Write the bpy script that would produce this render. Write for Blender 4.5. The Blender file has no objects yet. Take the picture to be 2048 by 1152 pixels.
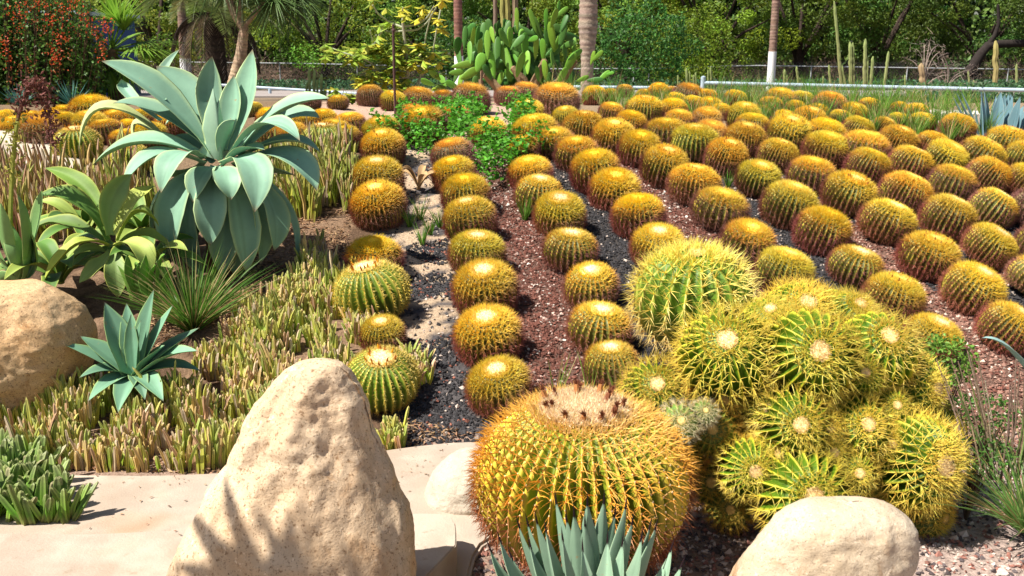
import bpy, math, random
import numpy as np
from mathutils import Vector, Matrix, noise as mnoise
random.seed(7); rng = np.random.default_rng(7)
S = bpy.context.scene
C = S.collection
# ------------------------------------------------------------------ camera, sky, sun, exposure
F = 1900.0; PITCH = math.radians(14.6); CAMZ = 1.8
cam = bpy.data.cameras.new('camera'); co = bpy.data.objects.new('camera', cam); C.objects.link(co)
co.location = (0, 0, CAMZ); co.rotation_euler = (math.pi/2 - PITCH, 0, 0)
cam.sensor_width = 36.0; cam.lens = 36.0 * F / 2048; cam.clip_start = 0.05; cam.clip_end = 2000
S.camera = co
cam.dof.use_dof = True; cam.dof.focus_distance = 5.2; cam.dof.aperture_fstop = 8
SUN_EL, SUN_AZ = math.radians(56), math.radians(-112)      # azimuth from +Y towards +X
sd = Vector((math.sin(SUN_AZ)*math.cos(SUN_EL), math.cos(SUN_AZ)*math.cos(SUN_EL), math.sin(SUN_EL)))
w = bpy.data.worlds.new('World'); S.world = w; w.use_nodes = True
nt = w.node_tree; sky = nt.nodes.new('ShaderNodeTexSky'); sky.sky_type = 'NISHITA'; sky.sun_disc = False
sky.sun_elevation = SUN_EL; sky.sun_rotation = SUN_AZ; sky.air_density = 1.0; sky.dust_density = 1.5
nt.links.new(sky.outputs[0], nt.nodes['Background'].inputs[0]); nt.nodes['Background'].inputs[1].default_value = 0.055
sl = bpy.data.lights.new('sun', 'SUN'); sl.energy = 5.0; sl.angle = math.radians(0.5); sl.color = (1, .945, .86)
so = bpy.data.objects.new('sun', sl); C.objects.link(so); so.rotation_euler = (-sd).to_track_quat('-Z', 'Y').to_euler(); so.location = (0, 0, 30)
S.view_settings.view_transform = 'Standard'; S.view_settings.look = 'None'; S.view_settings.gamma = 1
S.view_settings.exposure = 0.90; S.view_settings.use_curve_mapping = False
S.cycles.max_bounces = 6; S.cycles.diffuse_bounces = 3; S.cycles.transmission_bounces = 4; S.cycles.transparent_max_bounces = 4
# ------------------------------------------------------------------ geometry of the view
CP, SP = math.cos(PITCH), math.sin(PITCH)
def at(px, py, Y):
    """world point on the pixel's ray at forward distance Y"""
    u = (px - 1024) / F; v = (576 - py) / F
    t = Y / (CP + v * SP)
    return Vector((u * t, Y, CAMZ + t * (v * CP - SP)))
def depth(Y, z=None, p=None):
    if p is not None: return p[1] * CP - (p[2] - CAMZ) * SP
def proj(x, y, z):
    d = y * CP - (z - CAMZ) * SP; d = np.maximum(d, 1e-3)
    return 1024 + F * x / d, 576 - F * (y * SP + (z - CAMZ) * CP) / d, d
PROF = np.array([(-50, -.03), (4.05, -.03), (4.3, .03), (4.73, .16), (5.78, .37), (6.4, .49), (8.07, .84), (9, .92), (10.6, .95), (12.8, .95),
                 (17, .78), (22, .6), (28, .4), (45, -.35), (60, -.5), (3000, -.5)])
def hgt(x, y):
    x = np.asarray(x, float); y = np.asarray(y, float)
    h = np.interp(y, PROF[:, 0], PROF[:, 1])
    b = np.interp(y, [3.6, 4.0, 5, 12, 14], [0, .02, .05, .03, 0])
    h = h + b * np.clip((-x - .8) / 1.0, 0, 1)
    return h
def H(x, y): return float(hgt(x, y))
def ground(px, py, lo=2.0, hi=60.0):
    Y = np.linspace(lo, hi, 4000) ** 1.0
    u = (px - 1024) / F; v = (576 - py) / F
    t = Y / (CP + v * SP); z = CAMZ + t * (v * CP - SP)
    d = z - hgt(u * t, Y)
    i = np.argmax(d <= 0) if (d <= 0).any() else len(Y) - 1
    return Vector((u * t[i], Y[i], H(u * t[i], Y[i])))
def inpoly(px, py, poly):
    px = np.asarray(px); py = np.asarray(py); r = np.zeros(px.shape, bool); n = len(poly)
    for i in range(n):
        x1, y1 = poly[i]; x2, y2 = poly[(i + 1) % n]
        if y1 == y2: continue
        c = ((y1 > py) != (y2 > py)) & (px < (x2 - x1) * (py - y1) / (y2 - y1) + x1)
        r ^= c
    return r
def scatter(n, xr, yr, polys, holes=()):
    out = []
    x = rng.uniform(*xr, n); y = rng.uniform(*yr, n); z = hgt(x, y)
    a, b, _ = proj(x, y, z)
    m = np.zeros(n, bool)
    for p in polys: m |= inpoly(a, b, p)
    for p in holes: m &= ~inpoly(a, b, p)
    return x[m], y[m], z[m], a[m], b[m]
# ------------------------------------------------------------------ materials
def mat(name, col=(.5, .5, .5), rough=.6, attr=False, noise=0, nscale=20, bump=0, bscale=60, trans=0, rnd=0, col2=None, c2scale=5, spec=.3, hue=0, dots=None, coat=0, gain=1):
    m = bpy.data.materials.new(name); m.use_nodes = True; t = m.node_tree; N = t.nodes; L = t.links
    b = N['Principled BSDF']; b.inputs['Roughness'].default_value = rough; b.inputs['Specular IOR Level'].default_value = spec
    if coat: b.inputs['Coat Weight'].default_value = coat
    tc = N.new('ShaderNodeTexCoord')
    if attr:
        a = N.new('ShaderNodeAttribute'); a.attribute_name = 'Col'; out = a.outputs['Color']
    else:
        a = N.new('ShaderNodeRGB'); a.outputs[0].default_value = (*col, 1); out = a.outputs[0]
    def mix(blend, f, A, B):
        x = N.new('ShaderNodeMix'); x.data_type = 'RGBA'; x.blend_type = blend
        for s, v in ((x.inputs[0], f), (x.inputs[6], A), (x.inputs[7], B)):
            if hasattr(v, 'is_output'): L.new(v, s)
            else: s.default_value = v if not isinstance(v, tuple) else (*v, 1)[:4]
        return x.outputs[2]
    def nz(sc, det=5, ro=.6):
        x = N.new('ShaderNodeTexNoise'); x.inputs['Scale'].default_value = sc; x.inputs['Detail'].default_value = det; x.inputs['Roughness'].default_value = ro
        L.new(tc.outputs['Object'], x.inputs['Vector']); return x.outputs['Fac']
    def rng_(s, a, b_, c=0, d=1):
        x = N.new('ShaderNodeMapRange'); x.inputs[1].default_value = a; x.inputs[2].default_value = b_; x.inputs[3].default_value = c; x.inputs[4].default_value = d
        L.new(s, x.inputs[0]); return x.outputs[0]
    if col2: out = mix('MIX', rng_(nz(c2scale), .42, .62), out, col2)
    if dots:
        for sc, c, lo, hi in dots: out = mix('MIX', rng_(nz(sc, 3, .7), lo, hi), out, c)
    if noise:
        v = rng_(nz(nscale), .25, .75, 1 - noise, 1 + noise * .7)
        cb = N.new('ShaderNodeCombineColor'); [L.new(v, cb.inputs[i]) for i in range(3)]
        out = mix('MULTIPLY', 1.0, out, cb.outputs[0])
    if rnd or hue:
        oi = N.new('ShaderNodeObjectInfo'); hs = N.new('ShaderNodeHueSaturation')
        L.new(rng_(oi.outputs['Random'], 0, 1, 1 - rnd, 1 + rnd), hs.inputs['Value'])
        wn = N.new('ShaderNodeTexWhiteNoise'); wn.noise_dimensions = '1D'; L.new(oi.outputs['Random'], wn.inputs['W'])
        L.new(rng_(wn.outputs['Value'], 0, 1, .5 - hue, .5 + hue), hs.inputs['Hue'])
        L.new(out, hs.inputs['Color']); out = hs.outputs[0]
    L.new(out, b.inputs['Base Color'])
    if bump:
        bp = N.new('ShaderNodeBump'); bp.inputs['Strength'].default_value = bump; bp.inputs['Distance'].default_value = .02
        L.new(nz(bscale, 8, .65), bp.inputs['Height']); L.new(bp.outputs[0], b.inputs['Normal'])
    if trans:
        tr = N.new('ShaderNodeBsdfTranslucent'); L.new(out, tr.inputs[0]); ms = N.new('ShaderNodeMixShader'); ms.inputs[0].default_value = trans
        L.new(b.outputs[0], ms.inputs[1]); L.new(tr.outputs[0], ms.inputs[2]); L.new(ms.outputs[0], N['Material Output'].inputs[0])
    return m
M = dict(
    ground=mat('soil', attr=True, rough=.95, noise=.45, nscale=55, bump=1.0, bscale=55, spec=.1),
    path=mat('concrete', (.41, .335, .265), rough=.85, noise=.12, nscale=6, bump=.25, bscale=90, col2=(.39, .30, .225), c2scale=1.3, spec=.2, dots=[(160, (.33, .27, .21), .60, .68), (2.2, (.47, .39, .31), .5, .62), (1.1, (.40, .25, .155), .60, .72), (14, (.33, .26, .19), .62, .72)]),
    road=mat('asphalt', (.30, .26, .24), rough=.9, noise=.1, nscale=30, bump=.1),
    stone=mat('lava_gravel', attr=True, rough=.9, noise=.25, nscale=90, spec=.15),
    litter=mat('dry_leaf', attr=True, rough=.8, noise=.2, nscale=80, trans=.15),
    cbody=mat('cactus_skin', attr=True, rough=.5, noise=.15, nscale=14, rnd=.15, hue=.01),
    spine=mat('cactus_spine', attr=True, rough=.45, rnd=.17, hue=.007, trans=.25, spec=.3),
    wool=mat('cactus_wool', attr=True, rough=.95, noise=.25, nscale=30, spec=.05, rnd=.08),
    bud=mat('dried_flower', attr=True, rough=.9, noise=.3, nscale=60, spec=.1),
    agave=mat('agave_skin', dots=[(22, (.30, .26, .14), .68, .74)], attr=True, rough=.55, noise=.12, nscale=11, spec=.25, trans=.06, bump=.06, bscale=30),
    leaf=mat('leaf', attr=True, rough=.5, trans=.35, spec=.3),
    glossleaf=mat('glossy_leaf', attr=True, rough=.38, trans=.25, spec=.4),
    bark=mat('bark', attr=True, rough=.95, noise=.4, nscale=12, bump=.6, bscale=25, spec=.1),
    pad=mat('prickly_pear_skin', attr=True, rough=.5, noise=.2, nscale=10, spec=.3, rnd=.25, hue=.015),
    column=mat('column_cactus_skin', attr=True, rough=.6, noise=.3, nscale=6, spec=.2),
    white=mat('lime_wash', (.8, .8, .8), rough=.8, noise=.08, nscale=9),
    rail=mat('painted_rail', (.40, .49, .57), rough=.45, noise=.15, nscale=12, spec=.5),
    galv=mat('galvanised_steel', (.42, .44, .45), rough=.5, noise=.1, spec=.5),
    wire=mat('fence_wire', (.16, .17, .17), rough=.6),
    stake=mat('rusty_stake', (.09, .045, .04), rough=.8, noise=.2),
    kerb=mat('pale_kerb', (.62, .55, .47), rough=.9, noise=.15, nscale=8, bump=.2),
    blue=mat('blue_wall', (.02, .06, .18), rough=.6, noise=.15, nscale=2),
    navy=mat('dark_glass', (.01, .015, .03), rough=.2),
)
def rockmat(name, c1, c2, c3, speck, s=1, veins=0):
    m = bpy.data.materials.new(name); m.use_nodes = True; t = m.node_tree; N = t.nodes; L = t.links
    b = N['Principled BSDF']; b.inputs['Roughness'].default_value = .85; b.inputs['Specular IOR Level'].default_value = .25
    tc = N.new('ShaderNodeTexCoord')
    def nz(sc, det=6, ro=.6, dist=0, st=None):
        x = N.new('ShaderNodeTexNoise'); x.inputs['Scale'].default_value = sc * s; x.inputs['Detail'].default_value = det; x.inputs['Roughness'].default_value = ro; x.inputs['Distortion'].default_value = dist
        if st:
            mp = N.new('ShaderNodeMapping'); mp.inputs['Scale'].default_value = st[0]; mp.inputs['Rotation'].default_value = st[1]; L.new(tc.outputs['Object'], mp.inputs[0]); L.new(mp.outputs[0], x.inputs['Vector'])
        else: L.new(tc.outputs['Object'], x.inputs['Vector'])
        return x.outputs['Fac']
    def mix(f, lo, hi, A, B):
        r = N.new('ShaderNodeMapRange'); r.inputs[1].default_value = lo; r.inputs[2].default_value = hi; L.new(f, r.inputs[0])
        x = N.new('ShaderNodeMix'); x.data_type = 'RGBA'; L.new(r.outputs[0], x.inputs[0])
        for sck, v in ((x.inputs[6], A), (x.inputs[7], B)):
            if isinstance(v, tuple): sck.default_value = (*v, 1)
            else: L.new(v, sck)
        return x.outputs[2]
    c = mix(nz(3.5, 8, .65, .6), .38, .62, c1, c2)
    c = mix(nz(2.3, 5, .6, 1.2), .55, .70, c, c3)
    c = mix(nz(1.7, 7, .68, 1.5), .56, .66, c, tuple(q * .62 for q in c3)); c = mix(nz(9, 8, .7, .8), .60, .72, c, tuple(q * .75 for q in c3))
    c = mix(nz(70, 3, .75), .57, .66, c, speck)
    c = mix(nz(150, 2, .7), .60, .70, c, tuple(x * .55 for x in speck))
    c = mix(nz(45, 3, .7), .60, .70, c, tuple(min(1, x * 1.25) for x in c2))
    if veins: c = mix(nz(5, 6, .7, .3, ((1, 1, .16), (.1, -.35, 0))), .56, .68, c, tuple(x * .72 for x in c1))
    L.new(c, b.inputs['Base Color'])
    b1 = N.new('ShaderNodeBump'); b1.inputs['Strength'].default_value = .55; b1.inputs['Distance'].default_value = .02; L.new(nz(14, 10, .62, .4), b1.inputs['Height'])
    b2 = N.new('ShaderNodeBump'); b2.inputs['Strength'].default_value = .35; b2.inputs['Distance'].default_value = .006; L.new(nz(110, 5, .7), b2.inputs['Height']); L.new(b1.outputs[0], b2.inputs['Normal'])
    L.new(b2.outputs[0], b.inputs['Normal'])
    return m
M['rock'] = rockmat('tan_granite', (.54, .37, .22), (.64, .49, .33), (.56, .32, .15), (.28, .17, .09), 1, 1)
M['rock2'] = rockmat('ochre_granite', (.56, .35, .17), (.62, .43, .24), (.52, .27, .10), (.25, .14, .07), 1.1)
M['rock3'] = rockmat('cream_granite', (.50, .39, .26), (.57, .47, .35), (.46, .25, .11), (.40, .30, .20), 1.2)
M['rock4'] = rockmat('white_stone', (.45, .385, .30), (.50, .44, .35), (.60, .50, .38), (.50, .42, .33), 1.0)
# ------------------------------------------------------------------ mesh helpers
def mesh(name, V, Fc, cols=None, m=None, smooth=False):
    me = bpy.data.meshes.new(name)
    V = np.asarray(V, np.float32).reshape(-1, 3)
    if isinstance(Fc, np.ndarray): groups = [Fc]
    else: groups = [np.asarray(f) for f in Fc if len(f)]
    nl = sum(g.size for g in groups); nf = sum(len(g) for g in groups)
    me.vertices.add(len(V)); me.vertices.foreach_set('co', V.ravel())
    me.loops.add(nl); me.loops.foreach_set('vertex_index', np.concatenate([g.ravel() for g in groups]).astype(np.int32))
    me.polygons.add(nf)
    tot = np.concatenate([np.full(len(g), g.shape[1]) for g in groups]); st = np.concatenate([[0], np.cumsum(tot)[:-1]])
    me.polygons.foreach_set('loop_start', st.astype(np.int32)); me.polygons.foreach_set('loop_total', tot.astype(np.int32))
    me.polygons.foreach_set('use_smooth', np.full(nf, smooth))
    if cols is not None:
        a = me.color_attributes.new('Col', 'FLOAT_COLOR', 'POINT')
        cc = np.ones((len(V), 4), np.float32); cc[:, :3] = np.asarray(cols).reshape(-1, 3) if np.ndim(cols) > 1 else np.tile(cols, (len(V), 1))
        a.data.foreach_set('color', cc.ravel())
    me.update(calc_edges=True); me.validate()
    if m: me.materials.append(m)
    return me
def link(name, me, parent=None, loc=(0, 0, 0), kind=None):
    o = bpy.data.objects.new(name, me); C.objects.link(o); o.location = loc
    if parent: o.parent = parent
    if kind: o['kind'] = kind
    return o
def tag(o, label, cat, group=None, kind=None):
    if label: o['label'] = label
    if cat: o['category'] = cat
    if group: o['group'] = group
    if kind: o['kind'] = kind
    return o
def thing(name, label, cat, loc=(0, 0, 0), group=None):
    o = bpy.data.objects.new(name, None); C.objects.link(o); o.location = loc; o.empty_display_size = .1
    return tag(o, label, cat, group)
class MB:
    def __init__(s): s.V = []; s.Q = []; s.T = []; s.Cc = []; s.n = 0
    def add(s, V, Fc, col):
        V = np.asarray(V, float).reshape(-1, 3); Fc = np.asarray(Fc)
        (s.Q if Fc.shape[1] == 4 else s.T).append(Fc + s.n); s.V.append(V)
        col = np.asarray(col, float); s.Cc.append(np.tile(col, (len(V), 1)) if col.ndim == 1 else col); s.n += len(V)
    def mesh(s, name, m, smooth=False, off=(0, 0, 0)):
        F_ = []
        if s.T: F_.append(np.concatenate(s.T))
        if s.Q: F_.append(np.concatenate(s.Q))
        return mesh(name, np.concatenate(s.V) - np.array(off), F_, np.concatenate(s.Cc), m, smooth)
def nrm(a): return a / np.maximum(np.linalg.norm(a, axis=-1, keepdims=True), 1e-9)
def perp(d):
    r = np.where(np.abs(d[:, 2:3]) < .9, np.array([[0, 0, 1.]]), np.array([[1., 0, 0]]))
    a = nrm(np.cross(d, r)); return a, np.cross(d, a)
def spikes(mb, p, d, L, r, col, bend=None, seg=1, tip=None, sides=3):
    """many tapered curved spikes in one go"""
    M_ = len(p); L = np.broadcast_to(L, (M_,))[:, None]; r = np.broadcast_to(r, (M_,))[:, None]
    d = nrm(d); a, b = perp(d); V = []; Cc = []
    col = np.broadcast_to(col, (M_, 3)); tip = col if tip is None else np.broadcast_to(tip, (M_, 3))
    for k in range(seg + 1):
        s = k / seg; c = p + d * L * s + (0 if bend is None else bend * L * s * s)
        if k == seg: V.append(c); Cc.append(tip)
        else:
            rr = r * (1 - s * .75)
            for j in range(sides):
                an = 2 * math.pi * j / sides; V.append(c + rr * (math.cos(an) * a + math.sin(an) * b)); Cc.append(col * (1 - s) + tip * s)
    n = len(V); V = np.stack(V, 1); Cc = np.stack(Cc, 1)
    T = []
    for k in range(seg):
        for j in range(sides):
            i0, i1 = k * sides + j, k * sides + (j + 1) % sides
            if k == seg - 1: T.append((i0, i1, seg * sides))
            else: T += [(i0, i1, i1 + sides), (i0, i1 + sides, i0 + sides)]
    T = np.array(T)[None] + (np.arange(M_) * n)[:, None, None]
    mb.add(V.reshape(-1, 3), T.reshape(-1, 3), Cc.reshape(-1, 3))
def tube(mb, pts, rad, col, sides=8, cap=True, ribs=0, ribd=0):
    """tube through points, radii; ribs > 0 makes a ribbed section"""
    pts = np.array([tuple(p) for p in pts], float); n = len(pts); rad = np.broadcast_to(rad, (n,))
    T = nrm(np.gradient(pts, axis=0)); a = np.zeros((n, 3)); ref = np.array([1., 0, 0]) if abs(T[0][0]) < .8 else np.array([0, 1., 0])
    for i in range(n):
        ref = ref - T[i] * ref.dot(T[i]); ref /= np.linalg.norm(ref) + 1e-9; a[i] = ref
    b = np.cross(T, a); an = np.arange(sides) * 2 * math.pi / sides
    rr = rad[:, None] * (1 if not ribs else (1 - ribd * (np.abs(np.sin(an * ribs / 2))))[None])
    rr = np.broadcast_to(rr, (n, sides))
    V = pts[:, None] + rr[..., None] * (np.cos(an)[None, :, None] * a[:, None] + np.sin(an)[None, :, None] * b[:, None])
    i = np.arange(n - 1)[:, None] * sides; j = np.arange(sides)[None]; j1 = (j + 1) % sides
    Q = np.stack([i + j, i + j1, i + j1 + sides, i + j + sides], -1).reshape(-1, 4)
    col = np.asarray(col, float); cc = col if col.ndim == 1 else np.repeat(col, sides, 0)
    if ribs and col.ndim == 1:
        sh = 1 - .25 * np.abs(np.sin(an * ribs / 2)); cc = (np.tile(sh, n)[:, None] * col)
    mb.add(V.reshape(-1, 3), Q, cc)
    if cap:
        for k, rev in ((0, True), (n - 1, False)):
            V2 = np.vstack([V[k], pts[k][None] + T[k] * (0 if rev else rad[k] * .5)]); t = [(j, (j + 1) % sides, sides) if not rev else ((j + 1) % sides, j, sides) for j in range(sides)]
            mb.add(V2, np.array(t), (col if col.ndim == 1 else col[k]))
def leaves(mb, c, a, b, ln, wd, col, fold=.15):
    """many rhombic leaves: centre c, long axis a, side axis b; two triangles pairs with a slight fold"""
    n = len(c); ln = np.broadcast_to(ln, (n,))[:, None]; wd = np.broadcast_to(wd, (n,))[:, None]
    a = nrm(a); b = nrm(b - a * (a * b).sum(-1, keepdims=True)); nn = np.cross(a, b)
    V = np.stack([c - a * ln / 2, c + b * wd / 2 + nn * wd * fold, c + a * ln / 2, c - b * wd / 2 + nn * wd * fold], 1)
    q = np.arange(n)[:, None] * 4; T = np.concatenate([q + [0, 1, 2], q + [0, 2, 3]], 0)
    mb.add(V.reshape(-1, 3), T, np.repeat(np.broadcast_to(col, (n, 3)), 4, 0))
def rdir(n): return nrm(rng.normal(size=(n, 3)))
def vary(col, n, amt=.25, per=0.08):
    col = np.asarray(col, float); k = 1 + rng.uniform(-amt, amt, (n, 1)); return np.clip(col * k * (1 + rng.uniform(-per, per, (n, 3))), 0, 1)
def bez(P0, P1, P2, n):
    """quadratic curve that passes through P1 at the middle"""
    P0, P1, P2 = (np.array(tuple(p), float) for p in (P0, P1, P2)); K = 2 * P1 - .5 * (P0 + P2); s = np.linspace(0, 1, n)[:, None]
    return (1 - s) ** 2 * P0 + 2 * s * (1 - s) * K + s * s * P2
# ------------------------------------------------------------------ the ground
ROWS = {1: [(845, 790), (700, 775), (560, 750), (400, 757), (250, 765)], 2: [(850, 1000), (725, 978), (622, 972), (545, 956), (480, 942), (425, 930), (370, 912), (250, 880)],
        3: [(800, 1240), (695, 1200), (620, 1185), (557, 1140), (475, 1120), (430, 1075), (380, 1060), (250, 1020)],
        4: [(700, 1440), (530, 1320), (480, 1277), (425, 1228), (370, 1190), (320, 1150), (290, 1110), (240, 1060)],
        5: [(700, 1680), (600, 1570), (530, 1492), (470, 1440), (425, 1387), (380, 1330), (335, 1280), (300, 1230), (250, 1170)],
        6: [(740, 1860), (640, 1785), (585, 1715), (510, 1645), (450, 1577), (400, 1515), (360, 1455), (325, 1388), (250, 1270)],
        7: [(800, 2130), (705, 2015), (640, 1945), (575, 1858), (495, 1775), (440, 1697), (395, 1625), (350, 1555), (300, 1480), (250, 1400)],
        8: [(690, 2170), (610, 2070), (545, 1980), (480, 1895), (440, 1810), (385, 1735), (345, 1650), (300, 1580), (250, 1500)],
        9: [(600, 2180), (540, 2080), (460, 1985), (415, 1900), (375, 1820), (320, 1735), (250, 1620)],
        10: [(540, 2200), (450, 2068), (395, 1975), (350, 1885), (310, 1800), (250, 1700)]}
def gap(px, py):
    g = np.zeros(np.shape(px), int)
    for k, pts in ROWS.items():
        q = np.array(pts[::-1], float); xr = np.interp(py, q[:, 0], q[:, 1]); g += (px > xr)
    return g
RED, BLACK, SAND, PINK, SOIL = (.15, .062, .045), (.042, .040, .042), (.50, .37, .25), (.25, .14, .105), (.13, .08, .05)
GAPC = {0: SOIL, 1: SAND, 2: (.15, .085, .065), 3: (.075, .065, .06), 4: (.16, .09, .07), 5: (.06, .055, .055), 6: (.17, .10, .075), 7: (.065, .06, .06), 8: (.17, .10, .08), 9: (.07, .065, .06), 10: (.16, .10, .08)}
def build_ground():
    xs = np.concatenate([[-1500, -300, -80, -30, -15, -9], np.arange(-5, 6.5, .055), [9, 15, 30, 80, 300, 1500]])
    ys = np.concatenate([[-300, -60, -10, -2, 0, 1, 1.6], np.arange(2, 13.5, .055), np.arange(14, 60, 1.5), [80, 150, 400, 2000]])
    X, Y = np.meshgrid(xs, ys); Z = hgt(X, Y); n = len(xs)
    fine = (X > -5) & (X < 6.5) & (Y > 2) & (Y < 13)
    nz = np.array([mnoise.fractal(Vector((x * 2.5, y * 2.5, 0)), .6, 2.1, 4) if f else 0 for x, y, f in zip(X.ravel(), Y.ravel(), fine.ravel())]).reshape(X.shape)
    onbed = np.clip((Y - 4.0) / .4, .1, 1)
    Z = Z + nz * .022 * onbed
    px, py, _ = proj(X, Y, Z); g = gap(px, py)
    col = np.zeros(X.shape + (3,)); col[:] = (.33, .24, .16)
    for k, c in GAPC.items(): col[g == k] = c
    big = (nz > .05)
    one = (g == 1); bl = one & ((py > 700) | (nz < -.08)); col[bl] = (.10, .09, .09)
    left = (g == 0) & (Y < 9); col[left & big] = (.25, .16, .10)
    flat = (Y > 8.6) & (px < 1150) & (px > 640); col[flat] = (.50, .34, .25); col[(Y > 7) & (px <= 640)] = (.22, .15, .09)
    col[(Y > 10) & (px >= 1150)] = (.30, .22, .14)
    col[Y > 16] = (.24, .18, .12); col[(Y > 28)] = (.12, .09, .06)
    fr = (Y < 4.15); col[fr] = (.36, .25, .19); col[fr & (px > 1700)] = (.46, .35, .30)
    i = np.arange(len(ys) - 1)[:, None] * n; j = np.arange(n - 1)[None]
    Q = np.stack([i + j, i + j + 1, i + j + 1 + n, i + j + n], -1).reshape(-1, 4)
    link('ground', mesh('ground', np.stack([X, Y, Z], -1), Q, col.reshape(-1, 3), M['ground'], True), kind='structure')
build_ground()
def slab(name, outline, z0, z1, m, bevel=.012):
    import bmesh
    bm = bmesh.new(); vs = [bm.verts.new((x, y, z1)) for x, y in outline]; f = bm.faces.new(vs)
    r = bmesh.ops.extrude_face_region(bm, geom=[f]); bmesh.ops.translate(bm, vec=(0, 0, z0 - z1), verts=[v for v in r['geom'] if isinstance(v, bmesh.types.BMVert)])
    bmesh.ops.recalc_face_normals(bm, faces=bm.faces)
    es = [e for e in bm.edges if all(abs(v.co.z - z1) < 1e-4 for v in e.verts)]
    if bevel: bmesh.ops.bevel(bm, geom=es, offset=bevel, segments=2, affect='EDGES')
    me = bpy.data.meshes.new(name); bm.to_mesh(me); bm.free(); me.materials.append(m)
    o = link(name, me); o['kind'] = 'structure'; return o
def smooth_poly(P, k=3):
    for _ in range(k):
        P = [q for i in range(len(P)) for q in ((P[i][0] * .75 + P[(i + 1) % len(P)][0] * .25, P[i][1] * .75 + P[(i + 1) % len(P)][1] * .25), (P[i][0] * .25 + P[(i + 1) % len(P)][0] * .75, P[i][1] * .25 + P[(i + 1) % len(P)][1] * .75))]
    return P
def gp(px, py, z=0.0):
    a = PITCH + math.atan((py - 576) / F); Y = (CAMZ - z) / math.tan(a); return at(px, py, Y)
pp = [gp(x, y) for x, y in ((-700, 930), (100, 948), (400, 950), (620, 925), (800, 893), (965, 878), (1060, 900), (1150, 960), (1010, 1060), (935, 1105))]
slab('path', smooth_poly([(-9, 3.9)] + [(p.x, p.y) for p in pp] + [(-.12, 2.3), (-.3, .5), (-9, .5)], 2), -.12, 0.0, M['path'])
sp_ = [gp(x, y, .13) for x, y in ((-900, 1068), (0, 1066), (180, 1068), (450, 1055), (700, 1035), (840, 1026), (880, 1027), (902, 1033), (911, 1046), (913, 1062), (912, 1090), (845, 1160))]
slab('paving_step', [(p.x, p.y) for p in sp_] + [(-.55, 1.6), (-1.2, .5), (-8, .5)], -.11, .13, M['path'], .004)
slab('road', [(-200, 19.2), (200, 19.2), (200, 26.5), (-200, 26.5)], .30, .62, M['road'], 0)
def shift_road():
    o = bpy.data.objects['road']; me = o.data
    for v in me.vertices: v.co.z += (hgt(0, v.co.y) - .6)
    for v in me.vertices: v.co.z += .012
shift_road()
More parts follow.
